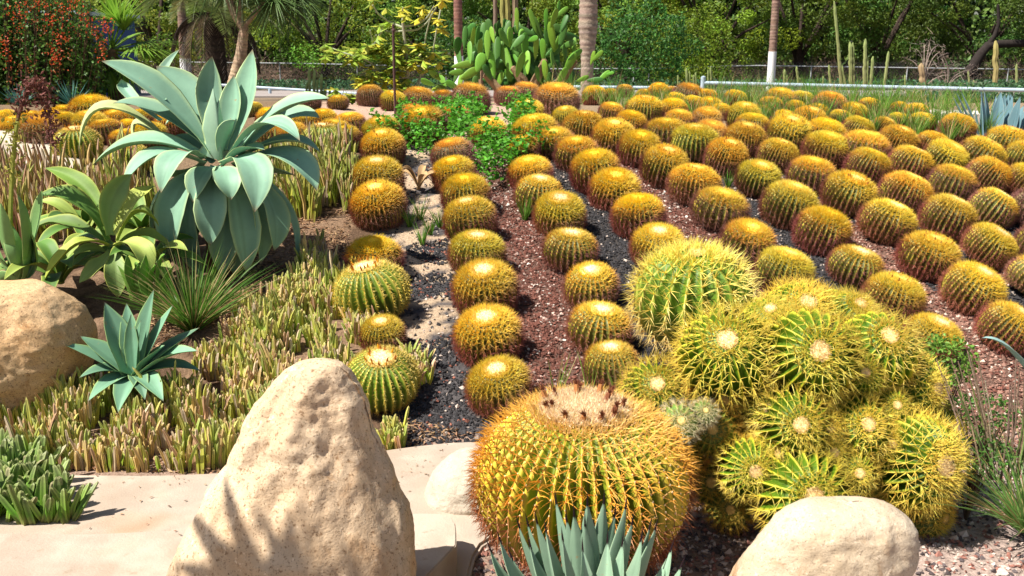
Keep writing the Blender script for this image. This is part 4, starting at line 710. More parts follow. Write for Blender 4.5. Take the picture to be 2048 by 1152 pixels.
tag(link('finger_succulents', mb.mesh('finger_succulents', M['cbody'])), 'darker green clump of thick succulent fingers on the paving at lower left', 'succulents', kind='stuff')
# ------------------------------------------------------------------ creeping green vine, grass, litter
mb = MB(); x, y, z, a, b = scatter(60000, (-1.6, .8), (6.0, 10.5), [[(790, 300), (800, 250), (860, 248), (950, 240), (1050, 235), (1075, 262), (1060, 300), (1110, 318), (1060, 335), (1040, 380), (1010, 410), (960, 380), (940, 330), (870, 330), (800, 325)], [(735, 290), (780, 275), (790, 300), (740, 310)]])
nz = np.array([mnoise.noise(Vector((q * 3, w_ * 3, 4))) for q, w_ in zip(x, y)]); k = (nz > -.02); x, y, z, nz = x[k][:2700], y[k][:2700], z[k][:2700], nz[k][:2700]; n = len(x)
c = np.stack([x, y, z + rng.uniform(.02, .27, n) + .12 * nz], 1)
for _ in range(2): leaves(mb, c + rng.normal(0, .012, (n, 3)), rdir(n) * [1, 1, .4], rdir(n) * [1, 1, .3], rng.uniform(.03, .055, n), rng.uniform(.022, .04, n), vary((.09, .30, .02), n, .45))
tag(link('green_vine', mb.mesh('green_vine', M['leaf'])), 'bright green creeping vine sprawling over the middle cactus rows', 'vine', kind='stuff')
def tuft(mb, p, n, h, spread, col, wdt=.006, droop=.5, dry=0):
    an = rng.uniform(0, 6.283, n); rad = rng.uniform(.1, 1, n) * spread; L = h * rng.uniform(.5, 1.1, n)
    d = np.stack([np.cos(an) * rad, np.sin(an) * rad, np.ones(n)], 1); d = nrm(d); b0 = np.array(tuple(p)) + np.stack([np.cos(an), np.sin(an), np.zeros(n)], 1) * rng.uniform(0, .04, (n, 1)) * h * 2
    side = nrm(np.cross(d, rdir(n))); K = 5; V = []; cc = vary(col, n, .3)
    if dry: m = rng.random(n) < dry; cc[m] = vary((.50, .38, .17), m.sum(), .25)
    dr = np.stack([np.cos(an), np.sin(an), -np.ones(n) * .9], 1) * droop * rng.uniform(.2, 1, (n, 1))
    for k in range(K):
        s = k / (K - 1); c = b0 + d * (L * s)[:, None] + dr * (L * s * s)[:, None] * .6; wv = wdt * (1 - s) ** .7 * .5
        V += [c - side * wv, c + side * wv]
    V = np.stack(V, 1); Q = np.array([(2 * k, 2 * k + 1, 2 * k + 3, 2 * k + 2) for k in range(K - 1)]); Q = (Q[None] + (np.arange(n) * 2 * K)[:, None, None]).reshape(-1, 4)
    mb.add(V.reshape(-1, 3), Q, np.repeat(cc, 2 * K, 0))
mb = MB()
GT = [(1100, 205, 60), (1140, 200, 60), (1120, 215, 50), (1180, 205, 40), (1230, 215, 50), (1245, 235, 40), (1300, 225, 45), (1310, 238, 40), (1385, 238, 30), (1450, 220, 45), (1455, 205, 40), (1500, 205, 45), (1515, 215, 35), (1530, 245, 45), (1480, 185, 50), (1560, 235, 30), (1590, 250, 30), (1620, 215, 50), (1650, 240, 50), (1670, 215, 30), (1680, 300, 20), (1700, 205, 40), (1765, 235, 60), (1775, 225, 60), (1745, 275, 40), (1760, 270, 40), (1832, 280, 50), (1880, 265, 60), (1865, 255, 50), (1895, 290, 45), (1965, 275, 40), (2020, 320, 40), (1300, 205, 35), (1660, 205, 40), (1720, 215, 50), (1570, 200, 40), (1430, 195, 50), (1520, 190, 50), (1545, 200, 50), (1600, 190, 40), (1200, 190, 30), (1345, 230, 30), (1455, 375, 22), (1290, 330, 30), (1300, 345, 24), (840, 440, 34), (820, 455, 26), (860, 470, 26), (1050, 440, 34), (1060, 430, 30), (880, 455, 26), (845, 490, 26), (700, 205, 20), (680, 210, 20), (1840, 560, 50), (1620, 210, 45), (1680, 195, 30), (1560, 215, 40), (1790, 245, 30), (1370, 215, 40), (1540, 300, 30), (1500, 190, 36)]
for px, py, h in GT:
    p = ground(px, py, 3.5, 15); tuft(mb, p, int(26 + h * .5), h * 1.5 * p.y / F + .05, .5, (.12, .27, .03), .007, .35, .12)
for px, py, h, Y in ((1235, 790, 110, 3.62), (1110, 800, 120, 3.6), (1180, 800, 110, 3.7)): tuft(mb, at(px, py, Y), 10, h * Y / F, .45, (.22, .34, .05), .007, .1, .3)
x, y, z, a, b = scatter(1500, (-.5, 6.5), (8, 13.5), [[(1080, 176), (1500, 176), (1900, 215), (2040, 260), (1950, 300), (1500, 270), (1200, 235), (1090, 215)]])
for i in range(min(260, len(x))): tuft(mb, (x[i], y[i], z[i] + .08), 16, random.uniform(.18, .36), .5, (.14, .28, .03), .006, .4, .2)
tag(link('grass', mb.mesh('grass', M['leaf'])), 'green grass blades growing up between the rear cactus rows', 'grass', kind='stuff')
def tussock(label, px, py, Y, n, h, spread, col, wdt, droop, dry, zoff=0):
    mb = MB(); p = at(px, py, Y); p.z = H(p.x, Y) + zoff; tuft(mb, (0, 0, 0), n, h, spread, col, wdt, droop, dry)
    o = link('grass_tussock', mb.mesh('grass_tussock', M['leaf']), loc=p); return tag(o, label, 'grass')
tussock('spiky green tussock with straw-coloured blades below the big agave', 385, 640, 5.0, 520, .55, 1.3, (.10, .22, .03), .007, .35, .24)
tussock('spiky green tussock leaning in from the lower right edge', 2075, 960, 3.2, 330, .55, 1.6, (.16, .30, .07), .006, .4, .22, .06)
mb = MB()
for q in range(30):
    x0 = random.uniform(1885, 2080); b_ = at(x0 * .55 + 2010 * .45, 960, 3.35 + random.uniform(-.05, .1)); t3 = at(x0 - random.uniform(0, 30) + (30 if x0 > 1990 else -12), random.uniform(700, 800), 3.4 + random.uniform(-.08, .1)); tube(mb, [b_, b_.lerp(t3, .5) + Vector((.01, 0, 0)), t3], [.0042, .0036, .002], vary((.24, .17, .12) if q % 3 else (.20, .24, .08), 1, .35)[0], 5)
tag(link('dry_stalk_plant', mb.mesh('dry_stalk_plant', M['bark'], True)), 'purple-brown upright dry stalks at the right edge', 'plant')
def leafy(name, label, px, py, Y, n, rx, rz, size, col, cat='shrub', k=1.0):
    p = at(px, py, Y); g = H(p.x, Y); mb = MB(); q = rdir(n) * rng.uniform(.35, 1, (n, 1)) ** .5 * [rx, rx * .8, rz]; c = q + [0, 0, p.z - g]
    leaves(mb, c, rdir(n), rdir(n), rng.uniform(.7, 1.3, n) * size, rng.uniform(.7, 1.2, n) * size * .6, vary(col, n, .4))
    for _ in range(10):
        e = q[rng.integers(n)] + [0, 0, p.z - g]; tube(mb, [np.zeros(3), e * [.4, .4, .5], e], [.006, .004, .002], (.16, .10, .06), 5)
    return tag(link(name, mb.mesh(name, M['leaf']), loc=(p.x, Y, g)), label, cat)
leafy('small_shrub', 'small bright green shrub below the lowest right barrel cacti', 1885, 722, 3.9, 900, .15, .12, .022, (.16, .30, .04))
leafy('small_shrub', 'small dark green shrub among the purple-brown stalks', 1965, 825, 3.5, 420, .15, .08, .02, (.10, .22, .04))
leafy('small_shrub', 'low green shrublet behind the spiky tussock at lower right', 1950, 900, 3.4, 420, .16, .07, .02, (.10, .22, .04))
# dead leaf litter
mb = MB(); x, y, z, a, b = scatter(60000, (-3, 0), (3.6, 8), [[(-100, 930), (450, 952), (640, 905), (700, 870), (640, 830), (300, 860), (-100, 870)], [(330, 700), (460, 640), (600, 520), (690, 500), (690, 430), (560, 430), (420, 560), (300, 620), (300, 720)], [(780, 830), (860, 850), (950, 870), (880, 890), (780, 900)], [(560, 440), (700, 420), (700, 520), (560, 560)]])
n = min(5200, len(x)); c = np.stack([x, y, z + rng.uniform(0.002, .02, len(x))], 1)[:n]
leaves(mb, c, rdir(n) * [1, 1, .3], rdir(n) * [1, 1, .4], rng.uniform(.015, .05, n), rng.uniform(.006, .016, n), vary((.36, .22, .12), n, .5), .3)
x, y, z, a, b = scatter(9000, (-3, .2), (2.5, 4.1), [[(100, 952), (900, 900), (960, 1000), (830, 1160), (-100, 1160), (-100, 1070)]]); k = rng.random(len(x)) < np.where(b < 990, .14, .03); n = k.sum(); c = np.stack([x[k], y[k], np.where(y[k] < 3.02, .136, .005)], 1)
leaves(mb, c, rdir(n) * [1, 1, .1], rdir(n) * [1, 1, .1], rng.uniform(.006, .022, n), rng.uniform(.003, .009, n), vary((.26, .16, .09), n, .5), .2)
tag(link('leaf_litter', mb.mesh('leaf_litter', M['litter'])), 'brown dried leaf litter on the soil of the left slope', 'litter', kind='stuff')
d0 = thing('dried_leaves', 'curled dead tan leaves lying beside the first row of cacti', 'dead leaves', tuple(ground(838, 385)))
for q in range(5):
    b_ = Vector(d0.location) + Vector((0, 0, .02)); an = q * 1.3; t3 = b_ + Vector((math.cos(an) * .16, math.sin(an) * .1, .12 + .05 * (q % 2)))
    agave_leaf('leaf', d0, [b_, b_.lerp(t3, .5) + Vector((0, 0, .05)), t3], .06, .5, (.50, .33, .16), (.4, .25, .12), vee=.6, m='litter')
# ------------------------------------------------------------------ behind the bed: rails, fence, kerb
def rail(label, pts, r, post_h, posts):
    t = thing('guard_rail', label, 'railing', tuple(pts[0])); off = np.array(t.location)
    for a, b in zip(pts[:-1], pts[1:]):
        mb = MB(); tube(mb, [np.array(a) - off, np.array(b) - off], [r, r], (1, 1, 1), 12); link('rail', mb.mesh('rail', M['rail'], True), t)
    for p, up in posts:
        mb = MB(); p = np.array(tuple(p)); g = H(p[0], p[1]); tube(mb, [np.array([p[0], p[1], g - .1]) - off, np.array([p[0], p[1], p[2] + up]) - off], [r * 1.25] * 2, (1, 1, 1), 12); link('post', mb.mesh('post', M['rail'], True), t)
ra, rb = at(1406, 166, 16.2), at(2200, 184, 14.6)
rail('pale blue pipe rail along the right rear edge of the cactus bed', [ra, rb], .032, 1, [(ra, .10), (rb, .0)])
rc, rd, re_ = at(-60, 152, 23.2), at(330, 163, 22.6), at(760, 190, 21.4); r2, r3 = at(1130, 173, 22.6), at(1402, 176, 20)
rail('low pale blue pipe rail along the road behind the big agave', [rc, rd, re_], .030, 1, [(rc.lerp(rd, k / 4), -.02) for k in range(4)] + [(rd.lerp(re_, k / 6), -.02) for k in range(7)])
rail('short low pale rail to the right of the thick palm trunk', [r2, r3], .03, 1, [(r2, -.02), (r2.lerp(r3, .5), -.02)])
FY = 45.0
fence = thing('wire_fence', 'grey steel wire-mesh fence running along the wood behind the garden', 'fence', (0, FY, H(0, FY)))
off = np.array(fence.location)
ftop = lambda px: np.interp(px, [-400, 150, 600, 1100, 1300, 1500, 2050, 2500], [120, 122, 127, 138, 137, 131, 139, 142])
pxs = list(np.linspace(-400, 2500, 60)); tp = [np.array(at(p, ftop(p), FY)) - off for p in pxs]
mb = MB(); tube(mb, tp, .028, (1, 1, 1), 6); link('top_rail', mb.mesh('top_rail', M['galv'], True), fence)
for p in [-180, 20, 190, 380, 559, 714, 892, 1010, 1140, 1268, 1298, 1450, 1623, 1815, 2017, 2220]:
    t_ = at(p, ftop(p), FY); mb = MB(); tube(mb, [np.array((t_.x, FY, H(0, FY) - .1)) - off, np.array(t_) - off + [0, 0, .03]], .030, (1, 1, 1), 6); link('post', mb.mesh('post', M['galv'], True), fence)
mb = MB(); X0, X1 = tp[0][0], tp[-1][0]; zt = tp[10][2] - .05; hh = zt - 0.0
xs = np.arange(X0, X1, .14); n = len(xs)
for sgn in (1, -1):
    V = np.stack([np.stack([xs - .003, np.zeros(n), np.zeros(n)], 1), np.stack([xs + .003, np.zeros(n), np.zeros(n)], 1), np.stack([xs + .003 + sgn * hh, np.zeros(n), np.full(n, zt)], 1), np.stack([xs - .003 + sgn * hh, np.zeros(n), np.full(n, zt)], 1)], 1)
    V[:, :, 1] += .01 * sgn; mb.add(V.reshape(-1, 3), np.arange(n * 4).reshape(-1, 4), (1, 1, 1))
link('wire_mesh', mb.mesh('wire_mesh', M['wire']), fence, kind='stuff')
def kerb(label, pts, wd, h, m='kerb', name='kerb'):
    P = np.array([(p[0], p[1], 0) for p in pts]); T = nrm(np.gradient(P, axis=0)); Nn = np.stack([-T[:, 1], T[:, 0], T[:, 2] * 0], 1); z = np.array([p[2] for p in pts])
    V = []
    for i in range(len(P)):
        for s_, zz in ((-1, -.15), (-1, h - .01), (-.85, h), (.85, h), (1, h - .01), (1, -.15)): V.append(P[i] + Nn[i] * s_ * wd / 2 + [0, 0, z[i] + zz])
    n = len(P); i = np.arange(n - 1)[:, None] * 6; j = np.arange(5)[None]; Q = np.stack([i + j, i + j + 1, i + 7 + j, i + 6 + j], -1).reshape(-1, 4); caps = np.array([[0, 1, 4, 5], [1, 2, 3, 4]])
    Q = np.vstack([Q, caps, caps[:, ::-1] + (n - 1) * 6]); b_ = V[0]; return tag(link(name, mesh(name, np.array(V) - b_, Q, None, M[m]), loc=b_), label, name.replace('_', ' '))
kerb('pale concrete kerb behind the right edge of the cactus bed', [at(x_, y_, 10.6) for x_, y_ in ((1852, 233), (1900, 233), (1960, 235), (2048, 238), (2150, 242))], .5, .06)
kerb('white curved concrete edging wall at the far left', [ground(x_, y_ + 14, 4, 14) for x_, y_ in ((-90, 262), (-40, 262), (0, 264), (40, 270), (70, 288), (95, 308), (108, 332), (112, 360))], .42, .10, 'rock4', 'edging_wall')
mb = MB(); tube(mb, [np.array((0, 0, -.1)), np.array((0, 0, .5)), np.array((0.005, 0, 1.0))], .014, (1, 1, 1), 8); ps = ground(791, 236, 5, 14)
tube(mb, [np.array((-.004, 0, .93)), np.array((.02, 0, .95))], .02, (1, 1, 1), 8)
ps.z = H(ps.x, ps.y); o = link('stake', mb.mesh('stake', M['stake'], True), loc=ps); tag(o, 'thin dark brown stake standing in the bare sandy patch', 'stake')
# ------------------------------------------------------------------ palms and plants behind
def ringed(mb, pts, rad, col, rings, amp=.05, sides=18):
    pts = np.array([tuple(p) for p in pts], float); s = np.linspace(0, 1, rings * 3 + 1); u = np.linspace(0, 1, len(pts)); P = np.stack([np.interp(s, u, pts[:, k]) for k in range(3)], 1); R = np.interp(s, u, rad) * (1 + amp * (np.arange(len(s)) % 3 == 0) - amp * .5) * (1 + rng.uniform(-.02, .02, len(s)))
    tube(mb, P, R, vary(col, len(s), .28, .05), sides)
def frond_fan(mb, c, d, L, n, col, pet=.4, wdt=.05, droop=.15, base=None):
    """fan leaf: petiole from base, then folded segments"""
    d = nrm(np.array(d, float)); c = np.array(c, float); h = c + d * L * pet
    tube(mb, [c, (c + h) / 2, h], [.018, .014, .012], np.array(col) * .9, 5)
    ref = np.array([0, 0, 1.]); side = np.cross(d, ref); side /= np.linalg.norm(side) + 1e-6
    an = np.linspace(-1.5, 1.5, n) + rng.uniform(-.05, .05, n); dd = np.cos(an)[:, None] * d + np.sin(an)[:, None] * side; LL = L * (1 - pet) * (.75 + .25 * np.cos(an)) * rng.uniform(.9, 1.1, n)
    V = []; K = 4; nn = np.cross(dd, ref); nn = nrm(nn)
    for k in range(K):
        s = k / (K - 1); cc = h + dd * (LL * s)[:, None] - np.array([0, 0, 1]) * (LL * droop * s * s)[:, None]; wv = wdt * np.interp(s, [0, .4, 1], [.35, 1, .03]) * .5; V += [cc - nn * wv, cc + nn * wv]
    V = np.stack(V, 1); Q = np.array([(2 * k, 2 * k + 1, 2 * k + 3, 2 * k + 2) for k in range(K - 1)]); Q = (Q[None] + (np.arange(n) * 2 * K)[:, None, None]).reshape(-1, 4); mb.add(V.reshape(-1, 3), Q, np.repeat(vary(col, n, .25), 2 * K, 0))
def palm_trunk(label, px, Y, wpx, wpx_base, pwhite, top_z, lean=0, col=(.26, .17, .13), knee=None):
    b_ = at(px, 200, Y); g = H(b_.x, Y); t = thing('palm_tree', label, 'palm tree', (b_.x, Y, g), 'tall palms with whitewashed trunk bases'); r0, r1 = wpx_base * Y / F / 2, wpx * Y / F / 2
    mb = MB(); zw = at(px, pwhite, Y).z - g if pwhite else 0
    zk = 1.0 if knee is None else at(px, knee, Y).z - g
    zs = np.array([zw, zk + .01, 3.0, top_z]) if knee is None else np.array([0, zk, zk + .1, top_z])
    ringed(mb, [(lean * z, 0, z) for z in np.linspace(max(0, zw), top_z, 12)], np.interp(np.linspace(max(0, zw), top_z, 12), [0, zk, zk + .2, zk + 1.2, top_z], [r0 * (.62 if knee else 1.0), r0 * (.62 if knee else 1.0), r0, r1 * 1.05, r1 * .95]), col, int(top_z * 9), .07)
    link('trunk', mb.mesh('trunk', M['bark'], True), t)
    if pwhite: mb = MB(); tube(mb, [(lean * z, 0, z) for z in np.linspace(-.1, zw, 5)], [r0 * 1.12, r0 * 1.06, r0 * 1.04, r0 * 1.03, r0 * 1.03], (1, 1, 1), 18); link('whitewash_band', mb.mesh('whitewash_band', M['white'], True), t)
    mb = MB()
    for q in range(22):
        an = q * 2.4; el = random.uniform(-.5, 1.1); frond_fan(mb, (lean * top_z, 0, top_z), (math.cos(an), math.sin(an), el), 1.5, 18, (.09, .16, .03), .5, .06, .3)
    link('crown', mb.mesh('crown', M['leaf']), t); return t
palm_trunk('slim brown palm trunk above the big agave, leftmost of the whitewashed palms', 377, 30, 15, 20, 117, 8, .004)
palm_trunk('brown palm trunk with whitewashed base at the left side of the prickly pear', 919, 26, 16, 17, 112, 8, -.004, (.24, .12, .09))
palm_trunk('thick grey-brown palm trunk at the right side of the prickly pear', 1173, 21, 32, 40, 0, 8, .002, (.34, .26, .20), knee=112)
palm_trunk('slim palm trunk with tall whitewashed base, rightmost palm', 1539, 30, 14, 15, 103, 8, -.003)
# fan palm at left
FYp = 15.0; cpx = at(222, 100, FYp); fp = thing('fan_palm', 'bright green fan palm between the red-flowered bush and the big agave', 'palm tree', (cpx.x, FYp, H(cpx.x, FYp))); z0 = cpx.z - fp.location.z
mb = MB(); ringed(mb, [(0, 0, 0), (0, 0, z0 * .5), (0, 0, z0)], [.12, .11, .09], (.18, .12, .07), 12); link('trunk', mb.mesh('trunk', M['bark'], True), fp)
for tx, ty, k in [(235, -10, 1), (210, 5, .9), (255, 5, 1.1), (190, 60, .8), (280, 60, .9), (320, 90, 1), (330, 110, 1.1), (300, 135, 1), (250, 160, .9), (215, 165, .8), (180, 130, .8), (350, 100, 1), (270, 30, 1), (160, 90, .7), (270, 150, 1), (335, 70, .6)]:
    tt = at(tx, ty, FYp + random.uniform(-.4, .4)); d = np.array(tt) - np.array(cpx); L = np.linalg.norm(d) * 1.2 + .1; mb = MB(); frond_fan(mb, (0, 0, z0), d, L, 26, tuple(np.array((.20, .36, .04)) * k), .42, .045, .12 if ty < 60 else .3)
    link('frond', mb.mesh('frond', M['leaf']), fp)
# date palm with dead skirt
DY = 27.0; cdp = at(425, 30, DY); dp = thing('date_palm', 'feathery date palm with a dark skirt of dead fronds behind the big agave', 'palm tree', (cdp.x, DY, H(cdp.x, DY))); z0 = cdp.z - dp.location.z
mb = MB(); ringed(mb, [(0, 0, 0), (0, 0, z0 * .5), (0, 0, z0)], [.30, .28, .26], (.04, .028, .02), 16); link('trunk', mb.mesh('trunk', M['bark'], True), dp)
def pinnate(mb, P, ln, col, n=46, wdt=.035, hang=.3):
    P = np.array([tuple(p) for p in P]); C3 = bez(P[0], P[1], P[2], 18); tube(mb, C3, np.linspace(.02, .005, 18), np.array(col) * .9, 5)
    s = np.linspace(.12, 1, n); idx = s * 17; Q = np.stack([np.interp(idx, range(18), C3[:, k]) for k in range(3)], 1); T = nrm(np.gradient(Q, axis=0)); side = nrm(np.cross(T, np.array([0, 0, 1.]) + rng.normal(0, .05, 3)))
    for sg in (1, -1):
        d = nrm(side * sg * .8 + T * .55 - np.array([0, 0, hang]) + rng.normal(0, .08, (n, 3))); L = ln * np.interp(s, [0, .3, .8, 1], [.5, 1, .8, .4]); leaves(mb, Q + d * (L / 2)[:, None], d, np.cross(d, T), L, wdt, vary(col, n, .3), .1)
for q in range(44):
    an = q * 2.399; dead = q > 24
    tx = math.cos(an); ty = math.sin(an); Lf = random.uniform(1.7, 2.3)
    if not dead: el = random.uniform(-.1, .8); mid = Vector((tx * Lf * .55, ty * Lf * .55, z0 + el * 1.0 + .2)); tip = Vector((tx * Lf, ty * Lf, z0 + el * .9 - .4)); col = (.15, .20, .05) if q % 3 else (.22, .22, .07)
    else: mid = Vector((tx * Lf * .40, ty * Lf * .40, z0 - .25)); tip = Vector((tx * Lf * .55, ty * Lf * .55, z0 - random.uniform(1.2, 1.9))); col = (.055, .035, .022) if q % 4 else (.26, .20, .12)
    mb = MB(); pinnate(mb, [Vector((0, 0, z0)), mid, tip], .42, col, 50, .03, .1 if not dead else .5); f = link('frond', mb.mesh('frond', M['leaf']), dp)
    if dead: f['label'] = 'dead drooping brown frond'
# forked yucca-like tree
YY = 17.0; cb = at(468, 205, YY); yt = thing('yucca_tree', 'forked tree with ringed pale trunk and spiky leaf heads above the agave', 'tree', (cb.x, YY, H(cb.x, YY))); off = np.array(yt.location)
mb = MB(); ringed(mb, [np.array(at(x_, y_, YY)) - off for x_, y_ in ((463, 225), (468, 170), (482, 110), (488, 60), (485, 45))], [.14, .12, .10, .08, .08], (.42, .30, .20), 30, .05); link('trunk', mb.mesh('trunk', M['bark'], True), yt)
heads = []
for P_, r_ in (([(486, 55), (470, 30), (455, -10), (440, -60)], .075), ([(486, 55), (500, 38), (515, 20), (535, -5)], .05), ([(478, 38), (480, 0), (484, -50)], .06)):
    mb = MB(); q = [np.array(at(x_, y_, YY)) - off for x_, y_ in P_]; ringed(mb, q, np.linspace(r_, r_ * .7, len(q)), (.38, .28, .18), 14, .05); link('branch', mb.mesh('branch', M['bark'], True), yt); heads.append(q[-1])
heads[1] = np.array(at(548, 0, YY)) - off; heads.append(np.array(at(590, -8, YY + .4)) - off)
for h in heads:
    mb = MB(); n = 150; d = rdir(n); d[:, 2] = d[:, 2] * .6 - .05
    spikes(mb, np.repeat(h[None], n, 0), d, rng.uniform(.55, .9, n), .014, vary((.11, .19, .05), n, .4), bend=np.repeat([[0, 0, -.35]], n, 0), seg=3); link('leaf_head', mb.mesh('leaf_head', M['leaf']), yt, kind='stuff')
# red-flowered bush
def bush():
    Y0 = 14.2; c = at(70, 90, Y0); g = H(c.x, Y0); t = thing('flowering_bush', 'tall dark bush covered in orange-red flowers at the upper left', 'bush', (c.x, Y0, g)); off = np.array(t.location)
    mb = MB(); mf = MB(); fl = []
    for w_ in range(420):   # upright wands
        px = random.uniform(-130, 215); top = np.interp(px, [-130, 0, 120, 190, 215], [-90, -90, -60, 10, 60]) + random.uniform(0, 130); Yw = Y0 + random.uniform(-.5, .8)
        b_ = np.array(at(px * .8 + 14, 245, Yw)); t_ = np.array(at(px, top, Yw + random.uniform(-.2, .2))); m = 52
        s = rng.uniform(.05, 1, m)[:, None]; p = b_ + (t_ - b_) * s + rng.normal(0, .055, (m, 3)); leaves(mb, p - off, rdir(m), rdir(m), rng.uniform(.045, .08, m), rng.uniform(.03, .05, m), vary((.09, .19, .03), m, .6, .15))
        tube(mb, [b_ - off, t_ - off], [.010, .004], (.13, .08, .05), 4)
    link('foliage', mb.mesh('foliage', M['leaf']), t, kind='stuff')
    for fx, fy, k in [(145, 5, 14), (75, 0, 14), (40, 30, 10), (100, 35, 12), (105, 50, 12), (122, 70, 12), (118, 80, 16), (5, 90, 14), (12, 80, 12), (30, 72, 8), (110, 112, 20), (115, 118, 16), (178, 42, 16), (190, 62, 16), (210, 55, 16), (218, 48, 12), (205, 95, 14), (200, 105, 12), (14, 118, 12), (60, 128, 8), (110, 142, 8), (140, 105, 8), (50, 20, 10), (120, 15, 12), (55, 8, 10), (90, 10, 12), (165, 25, 10), (38, 50, 12), (70, 45, 8), (150, 60, 8), (25, 150, 8), (40, 135, 8), (100, 100, 10), (85, 60, 8), (135, 30, 10), (20, 20, 10)]:
        p = np.array(at(fx, fy, Y0 - .65)) - off; m = int(k * 1.9); mf = MB(); leaves(mf, p + rng.normal(0, .045, (m, 3)) * [1, 1, 1.4], rdir(m), rdir(m), .035, .022, vary((.62, .10, .03) if k > 9 else (.40, .13, .05), m, .35)); link('flower_cluster', mf.mesh('flower_cluster', M['leaf']), t, kind='stuff')
bush()
YB = 19.0; bl = thing('blue_building', 'blue structure glimpsed through the red-flowered bush', 'building', (at(80, 100, YB).x, YB, H(-9, YB)))
x0, x1 = at(-200, 50, YB).x - bl.location.x, at(150, 50, YB).x - bl.location.x; zr = at(80, 22, YB).z - bl.location.z; zr2 = at(262, 36, YB).z - bl.location.z
def box(mb, x0, x1, y0, y1, z0, z1, col=(1, 1, 1), z1b=None):
    z1b = z1 if z1b is None else z1b
    V = [(x0, y0, z0), (x1, y0, z0), (x1, y1, z0), (x0, y1, z0), (x0, y0, z1), (x1, y0, z1b), (x1, y1, z1b), (x0, y1, z1)]
    mb.add(V, [(0, 3, 2, 1), (4, 5, 6, 7), (0, 1, 5, 4), (1, 2, 6, 5), (2, 3, 7, 6), (3, 0, 4, 7)], col)
mb = MB(); box(mb, x0, x1, 0, 3, -.1, zr, z1b=zr2); link('wall', mb.mesh('wall', M['blue']), bl)
mb = MB(); box(mb, x0 - .1, x1 + .1, -.12, 3.1, zr + .0, zr + .06, z1b=zr2 + .06); link('roof', mb.mesh('roof', M['rail']), bl)
for q in range(4):
    xa = x0 + .3 + q * (x1 - x0) / 4; mb = MB(); box(mb, xa, xa + .75, -.03, .02, zr - 1.0, zr - .28); link('window', mb.mesh('window', M['navy']), bl)
# candelabra tree with yellow-green leaf rosettes
CY = 13.8; cc_ = at(812, 210, CY); ct = thing('rosette_tree', 'thin pale-branched tree with rosettes of yellow and green leaves', 'tree', (cc_.x, CY, H(cc_.x, CY))); off = np.array(ct.location)
def br(P_, r0, r1, Y=CY, col=(.36, .38, .26)):
    Y_ = [Y + .15 * math.sin(k * 1.7) for k in range(len(P_))]; q = np.array([tuple(at(x_, y_, yy_)) for (x_, y_), yy_ in zip(P_, Y_)]) - off; s = np.linspace(0, len(P_) - 1, 24); p = np.stack([np.interp(s, range(len(P_)), q[:, k]) for k in range(3)], 1)
    for _ in range(3): p[1:-1] = (p[:-2] + p[1:-1] * 2 + p[2:]) / 4
    mb = MB(); tube(mb, p, np.linspace(r0, r1, 24), col, 7); link('branch', mb.mesh('branch', M['bark'], True), ct)
mb = MB(); q = [np.array(at(x_, y_, CY)) - off for x_, y_ in ((818, 225), (815, 150), (812, 100), (807, 60), (805, 45))]; tube(mb, q, [.03, .026, .023, .02, .018], (.36, .34, .24), 8); link('trunk', mb.mesh('trunk', M['bark'], True), ct)
for P_ in ([(806, 55), (780, 45), (758, 30), (745, 10)], [(806, 62), (780, 64), (762, 60)], [(806, 53), (835, 50), (855, 35), (868, 12)], [(806, 62), (835, 60), (855, 45), (872, 15)], [(806, 50), (804, 30), (806, 15)], [(818, 190), (845, 150), (865, 110), (874, 55), (884, 5)], [(838, 170), (845, 120), (852, 70), (862, 30)], [(818, 200), (800, 150), (790, 100)], [(810, 190), (770, 150), (735, 120), (700, 110), (660, 95)], [(800, 185), (765, 160), (740, 145)], [(765, 60), (748, 90), (740, 60)], [(880, 125), (900, 105)], [(745, 90), (755, 88), (752, 70)]): br(P_, .016, .009)
for rx, ry, n_, yl in [(748, 5, 10, .5), (772, 20, 8, .2), (805, 20, 12, .8), (812, 35, 10, .8), (845, 20, 12, .7), (860, 30, 12, .8), (838, 40, 9, .8), (885, 5, 12, .8), (880, 60, 12, .7), (875, 40, 9, .7), (650, 92, 10, .2), (665, 102, 9, .3), (680, 108, 8, .4), (700, 118, 10, .7), (716, 128, 8, .8), (730, 105, 12, .1), (745, 100, 12, .1), (722, 112, 12, .1), (765, 100, 12, .1), (790, 75, 12, .15), (788, 95, 12, .15), (775, 120, 12, .2), (800, 120, 12, .2), (740, 140, 12, .9), (745, 150, 12, .9), (752, 160, 10, .8), (770, 170, 12, .8), (785, 165, 12, .7), (760, 188, 12, .9), (785, 185, 12, .8), (830, 125, 12, .4), (828, 138, 12, .8), (815, 160, 10, .5), (845, 125, 10, .3), (855, 140, 10, .4), (860, 118, 9, .4), (872, 90, 8, .3), (760, 55, 8, .2), (778, 50, 8, .2), (795, 50, 8, .3), (810, 185, 10, .7), (795, 150, 10, .5), (755, 75, 6, .3), (880, 150, 8, .3)] + [(random.gauss(785, 55), random.uniform(90, 205), 11, random.choice([.1, .2, .2, .5, .9])) for _ in range(95)]:
    Yr = CY + random.uniform(-.25, .25); p = np.array(at(rx, ry, Yr)) - off; an = rng.uniform(0, 6.283, n_); d = np.stack([np.cos(an), np.sin(an), rng.uniform(-.6, .7, n_)], 1); d = nrm(d); L = rng.uniform(.13, .19, n_)
    mb = MB(); c = vary((.56, .52, .05), n_, .25) if yl > .6 else vary((.26, .38, .04), n_, .35)
    mx = rng.random(n_) < yl; c[mx & (yl <= .6)] = (.45, .45, .06)
    b2 = np.cross(d, [0, 0, 1.]); leaves(mb, p + d * (L * .5)[:, None], d - np.array([0, 0, .35]), b2, L, L * .46, c, .2); link('leaf_rosette', mb.mesh('leaf_rosette', M['glossleaf']), ct)
